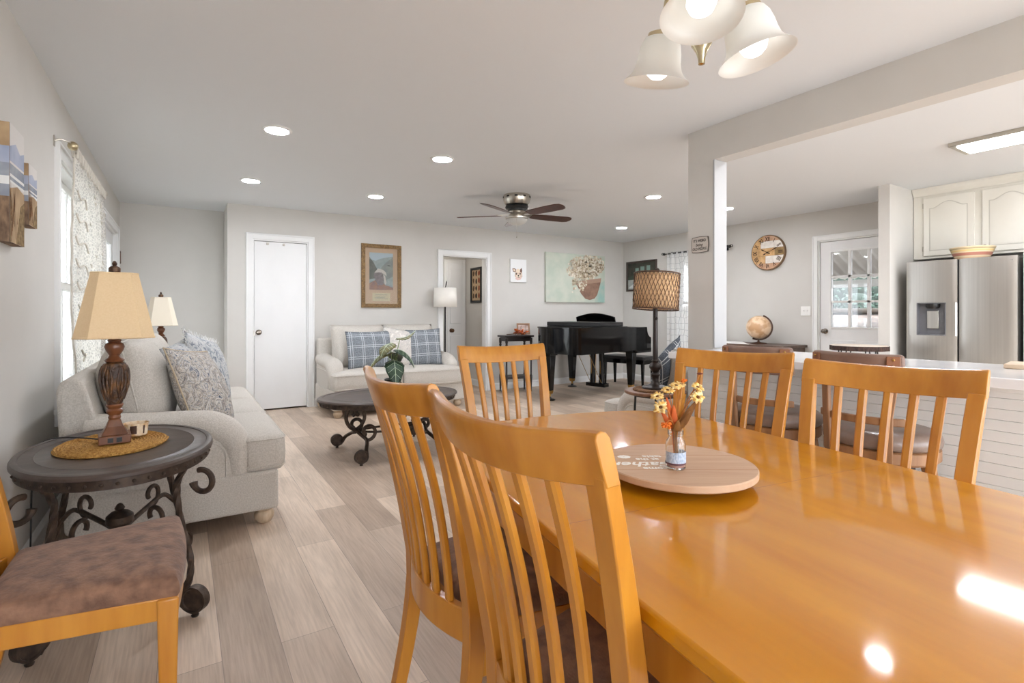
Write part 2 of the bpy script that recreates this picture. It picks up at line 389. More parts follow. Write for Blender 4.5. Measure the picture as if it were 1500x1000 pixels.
mb.build('sash', trim_m, w2, bevel=.002)
MB().box(XR+.043, XR+.046, y0+.05, y1-.05, z0+.04, zm).box(XR+.078, XR+.081, y0+.05, y1-.05, zm, z1-.05).build('pane', glass, w2)
w3 = struct('added_window', 'added wide windows behind the dining area, letting daylight in')  # unseen windows, added so daylight fills the room from behind
mb = MB()
for (a0, a1, z0, z1) in ((-.4, 2.5, .12, 2.2), (2.8, 6.4, .12, 2.2)):
    casing(mb, 'Y', YN, 1, a0, a1, z1, w=.08, z0=z0)
mb.build('window_frame', trim_m, w3, bevel=.002)
# ------------------------------------------------------------------ outside
porch = M('added_porch_paint', (214, 214, 212), .7)
ST(MB().box(XL-2.6, XL-.13, 2.4, 8.2, 2.5, 2.6).box(XL-2.6, XL-2.5, 2.4, 8.2, 2.1, 2.5).box(XL-2.58, XL-2.46, 3.0, 3.12, -.12, 2.1).box(XL-2.58, XL-2.46, 7.2, 7.32, -.12, 2.1).build('added_porch', porch, smooth=0), 'added porch outside the left window, blocking sky light')  # porch added to keep the bright sky off the left window
hall_d = bpy.data.lights.new('hall_fill', 'AREA'); hall_d.energy = 1.5; hall_d.size = .25; hall_d.color = (1, .93, .84)  # unseen fill light, added to brighten the hallway
hall = bpy.data.objects.new('hall_fill', hall_d); COL.objects.link(hall); hall.location = (3.4, 7.25, 2.28)
bounce_ground_m = M('bounce_ground', (206, 202, 196), .95, rgb2=(190, 186, 180), scale=(6, 6, 6), detail=6)  # ground made pale to bounce daylight up to the ceiling
ST(MB().box(-30, XL-.13, -20, 30, -.3, -.12).build('ground', M('pale_lawn', (186, 187, 182), .95, rgb2=(170, 172, 166), scale=(6, 6, 6))), 'lawn outside the left window, paled to brighten the view')  # lawn coloured pale grey to brighten what the window shows
ST(MB().box(XR+.13, 30, -20, 30, -.3, -.12).box(XL-.13, XR+.13, -20, YN-.13, -.3, -.12).build('ground', bounce_ground_m), 'ground outside the house')
# ------------------------------------------------------------------ text as mesh
def text_mesh(name, body, size, mat, parent, loc, rot, extrude=.0006, align='CENTER', shear=0, bold=0, sx=1):
    c = bpy.data.curves.new('t', 'FONT'); c.body = body; c.size = size; c.extrude = extrude; c.align_x = align; c.align_y = 'CENTER'; c.shear = shear; c.offset = bold
    c.resolution_u = 3
    t = bpy.data.objects.new('t', c); COL.objects.link(t); bpy.context.view_layer.update()
    me = bpy.data.meshes.new_from_object(t.evaluated_get(bpy.context.evaluated_depsgraph_get()))
    bpy.data.objects.remove(t); bpy.data.curves.remove(c)
    me.name = name; me.materials.clear(); me.materials.append(mat)
    o = bpy.data.objects.new(name, me); COL.objects.link(o); o.parent = parent; o.location = loc; o.rotation_euler = rot; o.scale = (sx, 1, 1)
    return o
# ------------------------------------------------------------------ dining table
TZ = .75; TC = (1.085, .50); TR = math.radians(-8.4)
tb = thing('dining_table', 'long honey maple dining table with a glossy top and curved far end', 'table', (TC[0], TC[1], 0), TR)
def table_outline(inset=0):
    hw = .522-inset; ye = 1.205-inset; q = inset*.6
    half = [(hw+.010, 0), (hw+.008, .45), (hw, .82), (hw-.012+q*.1, .98), (hw-.055, 1.085-q*.3), (hw-.14, 1.148-inset*.9), (hw-.30, 1.188-inset), (0, ye)]
    P = [(x, y) for x, y in half]+[(-x, y) for x, y in half[-2::-1]]
    P = P+[(x, -y) for x, y in [(-x, y) for x, y in half[1:]]]+[(x, -y) for x, y in half[-2:0:-1]]
    S = smooth_path([(x, y, 0) for x, y in P]+[(P[0][0], P[0][1], 0)], 5)[:-1]
    return [(p.x, p.y) for p in S]
MB().prism(table_outline(), TZ-.028, TZ).build('tabletop', tabletop, tb, bevel=.006, bseg=3)
MB().prism(table_outline(.018), TZ-.045, TZ-.028).build('edge_moulding', maple, tb, bevel=.004)
mb = MB()
o_, i_ = table_outline(.045), table_outline(.07)
n = len(o_)
V = [[mb.v((x, y, z)) for x, y in q] for q, z in ((o_, TZ-.135), (o_, TZ-.045), (i_, TZ-.045), (i_, TZ-.135))]
for a in range(4):
    for k in range(n): mb.face([V[a][k], V[a][(k+1) % n], V[(a+1) % 4][(k+1) % n], V[(a+1) % 4][k]])
mb.build('apron', maple, tb)
for sx in (-1, 1):
    for sy in (-1, 1):
        x, y = sx*.40, sy*.92
        MB().hexa([(x-.027, y-.027, 0), (x+.027, y-.027, 0), (x+.027, y+.027, 0), (x-.027, y+.027, 0)], [(x-.042, y-.042, TZ-.05), (x+.042, y-.042, TZ-.05), (x+.042, y+.042, TZ-.05), (x-.042, y+.042, TZ-.05)]).build('leg', maple, tb, bevel=.008)
# leaf seams across the top
seam_m = M('seam_line', (150, 86, 10), .5)
mb = MB()
for yy in (.23, .69): mb.box(-.52, .52, yy-.0007, yy+.0007, TZ-.0002, TZ+.00012)
mb.build('leaf_seam', seam_m, tb, smooth=0)
# ------------------------------------------------------------------ dining chairs
CH = 1.015
def back_y(z):
    # rear profile: leg kicks back at the floor, back rakes to the top
    if z < .45: return -.205-.075*((.45-z)/.45)**1.6
    t = (z-.45)/(CH-.45); return -.205-.075*t-.055*t*t
def post_x(z):
    if z < .45: return .178+.012*(.45-z)/.45
    t = (z-.45)/(CH-.45); return .178+.0315*t+.004*t*t
def make_chair():
    ch = thing('dining_chair', 'x', 'chair', group='maple slat back dining chairs')
    def bow(x, z):
        hw = max(post_x(z), .01); return -.040*(1-min(1, (x/hw)**2))
    # crest rail: curved board, rounded top
    prof = [(-.013, .0), (.013, .0), (.014, .03), (.0135, .064), (.009, .072), (0, .075), (-.009, .072), (-.0135, .064), (-.014, .03)]
    ang = math.atan2(back_y(CH)-back_y(CH-.075), .075); mb = MB(); rings = []
    z0 = CH-.075
    for i in range(25):
        x = -.229+.458*i/24
        yb = back_y(z0)-.040*max(0, 1-(x/.2075)**2)
        dip = -.013*(1-(x/.229)**2)
        rings.append([(x, yb+px+math.tan(ang)*pz, z0+pz+dip) for px, pz in prof])
    mb.loft(rings).build('crest_rail', maple, ch, bevel=.002)
    for s in (-1, 1):
        rings = []
        for i in range(15):
            z = (z0+.012)*i/14; x = s*post_x(z); y = back_y(z)
            w = .019 if z > .45 else .019-.003*(1-z/.45); d = .0142+.007*min(1, max(0, (.93-z)/.4))
            if z < .4: d = .0212-.005*(.4-z)/.4
            rings.append([(x-w, y-d, z), (x+w, y-d, z), (x+w, y+d, z), (x-w, y+d, z)])
        MB().loft(rings).build('back_post', maple, ch, bevel=.0025)
    # lower back rail, curved
    rings = []; zb0, zb1 = .395, .475
    for i in range(15):
        x = -.165+.33*i/14
        rings.append([(x, back_y(z)+bow(x, z)+d, z) for z, d in ((zb0, -.012), (zb0, .012), (zb1, .012), (zb1, -.012))])
    MB().loft(rings).build('lower_back_rail', maple, ch, bevel=.003)
    for k in range(-2, 3):
        rings = []
        for i in range(11):
            z = zb1-.004+(z0-.004-zb1+.004)*i/10; t = i/10
            x = k*(.053+.012*t); y = back_y(z)+bow(x, z)+.018*math.sin(PI*t)*.4
            w = .0115; d = .0085
            rings.append([(x-w, y-d*.5, z), (x-w*.6, y-d, z), (x+w*.6, y-d, z), (x+w, y-d*.5, z), (x+w, y+d*.5, z), (x+w*.6, y+d, z), (x-w*.6, y+d, z), (x-w, y+d*.5, z)])
        MB().loft(rings).build('slat', maple, ch)
    # seat apron: trapezoid frame with a bowed front
    def seat_out(ins, n=12):
        fr = [(.248-ins-(.496-2*ins)*i/n, .205-ins+.016*(1-(2*i/n-1)**2)) for i in range(n+1)]
        return fr+[(-.178+ins*.6, -.19+ins), (.178-ins*.6, -.19+ins)]
    o, q = seat_out(.004), seat_out(.026); mb = MB()
    V = [[mb.v((x, y, z)) for x, y in p] for p, z in ((o, .375), (o, .432), (q, .432), (q, .375))]; n = len(o)
    for a in range(4):
        for k in range(n): mb.face([V[a][k], V[a][(k+1) % n], V[(a+1) % 4][(k+1) % n], V[(a+1) % 4][k]])
    mb.build('seat_apron', maple, ch, bevel=.003)
    for s in (-1, 1):
        x, y = s*.222, .182
        MB().hexa([(x-.016-s*.003, y-.016, 0), (x+.016-s*.003, y-.016, 0), (x+.016-s*.003, y+.016, 0), (x-.016-s*.003, y+.016, 0)], [(x-.024, y-.024, .43), (x+.024, y-.024, .43), (x+.024, y+.024, .43), (x-.024, y+.024, .43)]).build('front_leg', maple, ch, bevel=.005)
    # upholstered pad
    mb = MB(); base = seat_out(-.003, 16); cx, cy = 0, .01; rings = []
    for sc, z in ((.97, .432), (1.0, .444), (1.0, .458), (.985, .472), (.94, .484), (.85, .493), (.68, .500), (.45, .5045), (.2, .506)):
        rings.append([(cx+(x-cx)*sc, cy+(y-cy)*sc, z) for x, y in base])
    mb.loft(rings).build('seat_pad', suede, ch, smooth=60)
    return ch
G_CH = 'maple slat back dining chairs'
c0 = make_chair()
def place(first, cx, cy, ang, label):
    """cx,cy = middle of the crest rail top; ang = facing direction in degrees"""
    f = math.radians(ang); rz = f-PI/2; ofs = -back_y(CH)-.004
    loc = (cx+math.cos(f)*ofs, cy+math.sin(f)*ofs, 0)
    if first: c0.location = loc; c0.rotation_euler = (0, 0, rz); c0['label'] = label; return c0
    return dup(c0, loc, rz, label, G_CH)
place(True, .431, .715, 3.5, 'nearest honey maple dining chair, slat back filling the front centre')
place(False, .446, 1.240, 0, 'honey maple dining chair behind the nearest one on the left table side')
place(False, 1.298, 2.13, -95, 'honey maple dining chair at the far curved end of the table, facing the viewer')
place(False, 1.889, 1.302, 195.3, 'honey maple dining chair on the far table side behind the dried flowers')
place(False, 1.767, .703, 184.5, 'honey maple dining chair on the far table side nearest the right edge')
place(False, -.545, 1.84, 0, 'honey maple dining chair against the left wall with its brown suede seat in view')
# ------------------------------------------------------------------ lazy susan, jar and dried flowers
susan_m = M('pale_oak_board', (202, 168, 138), .55, rgb2=(188, 150, 120), scale=(5, 40, 8), detail=5, rampc=(.3, .7))
susan_edge = M('oak_board_edge', (172, 122, 82), .6)
white_ink = M('white_lettering', (244, 240, 234), .6)
LS = (1.047, .872); LZ = .79
ls = thing('lazy_susan', 'round pale wood turntable board with white lettering on the dining table', 'lazy susan', (LS[0], LS[1], TZ+.0005), math.radians(-32))
MB().lathe([(.001, 0), (.085, 0), (.085, .012), (.06, .014), (.06, .022), (.001, .022)], 32).build('pedestal', dark_gap, ls)
mb = MB(); mb.lathe([(.001, .022), (.181, .022), (.184, .025), (.184, .037), (.182, .0395), (.001, .0395)], 72)
mb.build('board', susan_m, ls)
mb = MB()
for yy in (-.062, .062): mb.box(-math.sqrt(.18**2-yy*yy), math.sqrt(.18**2-yy*yy), yy-.0008, yy+.0008, .0393, .0397)
mb.build('board_groove', susan_edge, ls, smooth=0)
zt = .0399; R180 = (0, 0, PI)
text_mesh('lettering', 'come', .027, white_ink, ls, (-.070, -.052, zt), R180, .0002, bold=.0006)
text_mesh('lettering', 'Gather', .054, white_ink, ls, (-.085, -.016, zt), R180, .0002, shear=.35, bold=.001)
text_mesh('lettering', 'at the', .025, white_ink, ls, (-.070, .026, zt), R180, .0002, bold=.0006)
text_mesh('lettering', 'table', .025, white_ink, ls, (-.052, .052, zt), R180, .0002, bold=.0006)
mb = MB(); tl = [(-.176, -.012), (-.165, -.018), (-.155, -.010), (-.148, -.014)]
mb.tube([(x, y, zt) for x, y in smooth_path([(a, b, 0) for a, b in tl], 6) for x, y in [(x, y)]] if False else [(p.x, p.y, zt) for p in smooth_path([(a, b, 0) for a, b in tl], 6)], .0012, 6, b=.3)
for k in range(9):
    a = k*.7; mb.sphere((-.125+.010*math.cos(a), .048+.008*math.sin(a), zt), .0075, 8, 6, (1, 1, .04))
mb.build('leaf_motif', white_ink, ls)
# jar
JP = (1.002, .842); JZ = TZ+.0005+.0396
jar = thing('glass_jar', 'small clear glass jar with a blue paper label holding dried flowers', 'jar', (JP[0], JP[1], JZ), math.radians(30))
outer = [(.001, 0), (.021, 0), (.0235, .003), (.0235, .058), (.022, .066), (.0165, .074), (.0165, .080), (.0185, .082), (.0185, .092)]
inner = [(.0165, .092), (.0148, .080), (.0148, .074), (.020, .065), (.0215, .057), (.0215, .006), (.001, .005)]
MB().lathe(outer+inner, 32).build('glass_body', glass, jar)
lab_m = M('blue_jar_label', (150, 166, 190), .6, rgb2=(190, 200, 214), scale=(300, 300, 160), rampc=(.4, .6))
mb = MB()
def band(mb, r, z0, z1, a0=0, a1=2*PI, n=32):
    for i in range(n):
        t0, t1 = a0+(a1-a0)*i/n, a0+(a1-a0)*(i+1)/n
        mb.poly([(r*math.cos(t0), r*math.sin(t0), z0), (r*math.cos(t1), r*math.sin(t1), z0), (r*math.cos(t1), r*math.sin(t1), z1), (r*math.cos(t0), r*math.sin(t0), z1)])
band(mb, .0241, .016, .042, math.radians(-235), math.radians(-50)); mb.build('paper_label', lab_m, jar)
mb = MB(); band(mb, .0241, .016, .042, math.radians(-50), math.radians(20), 12); mb.build('label_panel', M('jar_label_white', (222, 220, 214), .6, rgb2=(120, 110, 110), scale=(200, 200, 60), rampc=(.5, .56)), jar)
mb = MB(); band(mb, .0243, .0125, .0165, 0, 2*PI); mb.build('label_stripe', M('maroon_stripe', (92, 50, 58), .6), jar)
mb = MB(); mb.lathe([(.001, .0052), (.0208, .0056), (.0208, .011), (.001, .011)], 24); mb.build('sand_fill', M('pink_sand', (206, 160, 150), .9), jar)
# dried flowers: each stem its own thing
petal = M('yellow_petal', (238, 186, 84), .7, rgb2=(250, 232, 176), scale=(120, 120, 120))
petal_o = M('orange_bloom', (226, 128, 30), .8, rgb2=(206, 96, 20), scale=(90, 90, 90))
seed_m = M('brown_flower_centre', (106, 66, 32), .9)
stem_m = M('dry_stem', (176, 112, 50), .8)
leaf_brown = M('dried_brown_leaf', (134, 88, 34), .7, rgb2=(108, 66, 22), scale=(60, 60, 10))
leaf_orange = M('dried_orange_leaf', (204, 98, 32), .7, rgb2=(176, 74, 22), scale=(60, 60, 10))
leaf_gold = M('dried_gold_leaf', (206, 146, 50), .7, rgb2=(184, 118, 36), scale=(60, 60, 10))
cF, sF = math.cos(-.5662), math.sin(-.5662)
def jp(dx, dz, dd=0):
    """offset from the jar mouth: dx to the viewer's right, dz up from the jar base, dd away"""
    return Vector((JP[0]+dx*cF+dd*math.sin(.5662), JP[1]+dx*sF+dd*math.cos(.5662), JZ+dz))
GF = 'dried flowers in the glass jar'
def flower(label, dx, dz, dd, kind, rad=.015, face=(0, -.5, .85), bend=.02):
    root = jp(dx*.06, .012, dd*.06); t = thing('dried_flower', label, 'flower', tuple(root), 0, GF)
    tip = jp(dx, dz, dd)-root; mouth = jp(dx*.12, .095, dd*.12)-root
    path = smooth_path([(0, 0, 0), mouth, mouth.lerp(tip, .55)+Vector((0, 0, bend)), tip], 5)
    MB().tube(path, .0011, 6).build('stem', stem_m, t)
    n = Vector(face).normalized(); n = Vector((n.x*cF-n.y*sF, n.x*sF+n.y*cF, n.z)) if False else (Vector((cF, sF, 0))*n.x+Vector((math.sin(.5662), math.cos(.5662), 0))*n.y+Vector((0, 0, n.z)))
    Mx = n.to_track_quat('Z', 'Y').to_matrix()
    r = rnd(hash(label) % 1000 if False else sum(map(ord, label)))
    if kind == 'daisy':
        mb = MB()
        for lay, (k, sc, lift) in enumerate(((13, 1.05, .15), (12, .92, .55), (10, .72, 1.0))):
            for i in range(k):
                a = 2*PI*i/k+lay*.3+r.uniform(-.1, .1); d = Vector((math.cos(a), math.sin(a), 0)); pz = Vector((-math.sin(a), math.cos(a), 0))
                L = rad*sc*r.uniform(.7, 1.2); w = rad*.19*r.uniform(.8, 1.3); lift += r.uniform(-.15, .25)
                pts = [d*.003, d*L*.45+pz*w+Vector((0, 0, lift*L*.3)), d*L*.85+pz*w*.8+Vector((0, 0, lift*L*.35)), d*L+Vector((0, 0, lift*L*.3)), d*L*.85-pz*w*.8+Vector((0, 0, lift*L*.35)), d*L*.45-pz*w+Vector((0, 0, lift*L*.3))]
                mb.poly([tip+Mx @ p for p in pts])
        mb.build('petals', petal, t, solid=.0006)
        MB().sphere(tip+Mx @ Vector((0, 0, .002)), rad*.27, 12, 8, (1, 1, .8), Mx).build('flower_centre', seed_m, t)
    elif kind == 'seed':
        MB().sphere(tip, rad, 12, 8, (1, 1, .35), Mx).build('seed_head', M('maroon_seed_head', (120, 60, 40), .8), t)
    elif kind == 'puff':
        mb = MB()
        for i in range(26):
            p = Vector((r.gauss(0, 1), r.gauss(0, 1), r.gauss(0, .6)))*rad*.45
            mb.sphere(tip+p, rad*.3, 8, 5, (1, .8, .7), Matrix.Rotation(r.uniform(0, 6), 3, 'X'))
        mb.build('bloom', petal_o, t)
    return t
flower('yellow dried daisy hanging lowest on the left of the bouquet', -.040, .148, -.015, 'daisy', .017, (-.3, -.8, .5))
flower('yellow dried daisy above the lowest left bloom with a dark centre', -.043, .170, 0, 'daisy', .016, (-.3, -.5, .8))
flower('yellow dried daisy standing left of centre above the orange leaves', -.016, .184, .01, 'daisy', .0155, (-.1, -.5, .9))
flower('pale yellow dried daisy at the top centre of the bouquet', .004, .195, .01, 'daisy', .0155, (0, -.5, .9))
flower('small yellow dried daisy right of the top centre bloom', .018, .197, .02, 'daisy', .012, (.2, -.5, .8))
flower('yellow dried daisy high on the right of the bouquet', .052, .193, 0, 'daisy', .0155, (.25, -.6, .8))
flower('white rimmed dried daisy with a brown centre on the right of the bouquet', .048, .172, -.012, 'daisy', .0165, (.1, -.9, .45))
flower('small gold dried bud between the top blooms and the right daisies', .026, .208, .02, 'puff', .008)
flower('thin dried flower with a dark maroon head, topmost on the right', .062, .226, .01, 'seed', .0075, (0, 0, 1), 0)
flower('curled fuzzy orange bloom drooping over the left rim of the jar', -.026, .106, -.01, 'puff', .012, bend=.015)
def leaf(label, dx, dz, dd, w, mat, low=.03, side=0):
    root = jp(dx*.05, .02, dd*.05); t = jp(dx, dz, dd)-root; m = jp(dx*.35+side, low+.5*dz, dd*.4)-root
    P = smooth_path([(0, 0, 0), jp(dx*.12, .092, dd*.12)-root, m, t], 5); mb = MB(); rings = []
    right = Vector((cF, sF, 0)); n = len(P)
    for i, p in enumerate(P):
        q = i/(n-1); ww = w*(math.sin(PI*min(1, q*1.02)**1.3)**.8)+.0012
        ww = min(ww, .006) if q < .38 else ww
        ax = (right*.9+Vector((0, 0, -dx*3))).normalized()
        rings.append([p-ax*ww, p+Vector((0, 0, 0))+Vector((math.sin(.5662), math.cos(.5662), 0))*ww*.3, p+ax*ww])
    mb.loft(rings, caps=False, closed=False)
    o = mb.build('dried_leaf', mat, None, solid=.0008, smooth=180); o.location = root
    return tag(o, label, 'leaf', 'dried leaves in the glass jar')
leaf('broad brown dried leaf leaning right below the white rimmed daisy', .046, .165, -.014, .011, leaf_brown)
leaf('narrow dark brown dried leaf leaning right beside the broad brown leaf', .028, .140, -.02, .0075, leaf_brown)
leaf('broad tan dried leaf standing upright at the jar mouth', .001, .118, -.016, .010, leaf_brown)
leaf('tall orange dried leaf leaning left behind the left daisies', -.022, .170, .0, .007, leaf_orange)
leaf('short orange dried leaf left of the upright tan leaf', -.034, .140, .004, .007, leaf_orange)
leaf('red orange dried leaf in the middle of the bouquet', -.006, .152, -.004, .008, leaf_orange)
leaf('slim golden dried leaf right of centre', .014, .165, .01, .005, leaf_gold)
leaf('long golden dried leaf pointing to the upper right', .028, .176, .012, .005, leaf_gold)
# ------------------------------------------------------------------ upholstery
def pillow_mesh(mb, w, h, t, pinch=.10, n=18, e=.55, sag=0, seed=1):
    r = rnd(seed); ph = [r.uniform(0, 6) for _ in range(4)]
    def pt(sg):
        def f(a, b):
            u, v = 2*a-1, 2*b-1
            x = u*w/2*(1-pinch*(1-v*v)*0+pinch*(v*v-1)*.5*abs(u)**3); z = v*h/2*(1+pinch*(u*u-1)*.5*abs(v)**3)
            q = max(0, (1-u*u)*(1-v*v))**e
            wr = 1+.05*math.sin(5*u+ph[0])*math.cos(4*v+ph[1])
            return (x, sg*t/2*q*wr-sag*(1-v)*.5*(1-u*u)*.3, z)
        return f
    mb.surf(n, n, pt(1)); mb.surf(n, n, pt(-1))
    edge = []
    f = pt(1)
    for i in range(n): edge.append(f(i/n, 0))
    for i in range(n): edge.append(f(1, i/n))
    for i in range(n): edge.append(f(1-i/n, 1))
    for i in range(n): edge.append(f(0, 1-i/n))
    return edge
def plaid_mat(name, base, line, per=.125, ax=('X', 'Z')):
    m = bpy.data.materials.new(name); m.use_nodes = True; nt = m.node_tree; N = nt.nodes; L = nt.links; p = N['Principled BSDF']
    tc = N.new('ShaderNodeTexCoord'); sp = N.new('ShaderNodeSeparateXYZ'); L.new(tc.outputs['Object'], sp.inputs[0])
    def mth(op, a, b=None, c=None):
        q = N.new('ShaderNodeMath'); q.operation = op
        for i, v in enumerate((a, b, c)):
            if v is None: continue
            if isinstance(v, (int, float)): q.inputs[i].default_value = v
            else: L.new(v, q.inputs[i])
        return q.outputs[0]
    outs = []
    for a in ax:
        fr = mth('FRACT', mth('MULTIPLY_ADD', sp.outputs[a], 1/per, 10.27))
        d = mth('ABSOLUTE', mth('SUBTRACT', fr, .5))
        outs.append(mth('COMPARE', d, .085, .020))
    nz = N.new('ShaderNodeTexNoise'); nz.inputs['Scale'].default_value = 120; L.new(tc.outputs['Object'], nz.inputs['Vector'])
    cr = N.new('ShaderNodeValToRGB'); cr.color_ramp.elements[0].color = srgb(*[int(c*.84) for c in base]); cr.color_ramp.elements[1].color = srgb(*[min(255, int(c*1.12)) for c in base])
    cr.color_ramp.elements[0].position = .35; cr.color_ramp.elements[1].position = .65; L.new(nz.outputs['Fac'], cr.inputs[0])
    mx = N.new('ShaderNodeMix'); mx.data_type = 'RGBA'; L.new(mth('MULTIPLY', mth('MAXIMUM', outs[0], outs[1]), .85), mx.inputs[0]); L.new(cr.outputs[0], mx.inputs[6]); mx.inputs[7].default_value = srgb(*line)
    L.new(mx.outputs[2], p.inputs['Base Color']); p.inputs['Roughness'].default_value = .95; p.inputs['Specular IOR Level'].default_value = .15
    return m
def damask_mat(name, cols, sc=16, warp=2.0):
    m = bpy.data.materials.new(name); m.use_nodes = True; nt = m.node_tree; N = nt.nodes; L = nt.links; p = N['Principled BSDF']
    tc = N.new('ShaderNodeTexCoord'); nz = N.new('ShaderNodeTexNoise'); nz.inputs['Scale'].default_value = sc; nz.inputs['Detail'].default_value = 5; nz.inputs['Distortion'].default_value = warp
    L.new(tc.outputs['Object'], nz.inputs['Vector'])
    vo = N.new('ShaderNodeTexVoronoi'); vo.feature = 'DISTANCE_TO_EDGE'; vo.inputs['Scale'].default_value = sc*1.3; L.new(nz.outputs['Color'], vo.inputs['Vector'])
    ad = N.new('ShaderNodeMath'); ad.operation = 'MULTIPLY_ADD'; L.new(vo.outputs['Distance'], ad.inputs[0]); ad.inputs[1].default_value = .5; L.new(nz.outputs['Fac'], ad.inputs[2])
    cr = N.new('ShaderNodeValToRGB'); L.new(ad.outputs[0], cr.inputs[0]); el = cr.color_ramp.elements
    n = len(cols)
    for i, c in enumerate(cols):
        pos = .36+.34*i/(n-1); e = el[i] if i < 2 else el.new(pos)
        e.position = pos; e.color = srgb(*c)
    L.new(cr.outputs[0], p.inputs['Base Color']); p.inputs['Roughness'].default_value = .95; p.inputs['Specular IOR Level'].default_value = .15
    return m
plaid_m = plaid_mat('blue_plaid', (126, 132, 138), (204, 208, 214), .135)
damask_m = damask_mat('grey_damask', [(66, 74, 92), (124, 128, 138), (212, 207, 199), (166, 154, 140), (62, 70, 88), (200, 196, 190)], 12, 2.5)
floral_m = damask_mat('grey_floral', [(150, 152, 156), (214, 210, 204), (196, 190, 184), (230, 226, 220)], 9, 3)
blue_m = damask_mat('blue_woven', [(84, 94, 108), (158, 163, 168), (204, 202, 198), (108, 116, 128)], 22, 1)
tan_back = M('tan_pillow_back', (186, 170, 146), .95, spec=.2)
def pillow(label, w, h, t, mat, loc, rot, group, fringe=None, back=None, seed=1, pipe=None):
    o = None; mb = MB(); edge = pillow_mesh(mb, w, h, t, seed=seed)
    o = mb.build('throw_pillow', mat, None, smooth=180)
    tag(o, label, 'pillow', group); o.location = loc; o.rotation_mode = 'XYZ'; o.rotation_euler = rot
    if pipe:
        m2 = MB(); m2.tube(edge, .004, 6, closed=True); m2.build('piping', pipe, o)
    if fringe:
        m2 = MB(); r = rnd(seed); E = [Vector(e) for e in edge]
        n = len(E)
        for i in range(n):
            for k in range(3):
                p = E[i].lerp(E[(i+1) % n], k/3); d = Vector((p.x/w, 0, p.z/h)).normalized()
                q = p+d*r.uniform(.02, .034)+Vector((r.uniform(-.008, .008), r.uniform(-.012, .012), r.uniform(-.008, .008)))
                m2.tube([p, p.lerp(q, .5)+Vector((0, r.uniform(-.004, .004), 0)), q], .0022, 4)
        m2.build('fringe', fringe, o)
    return o
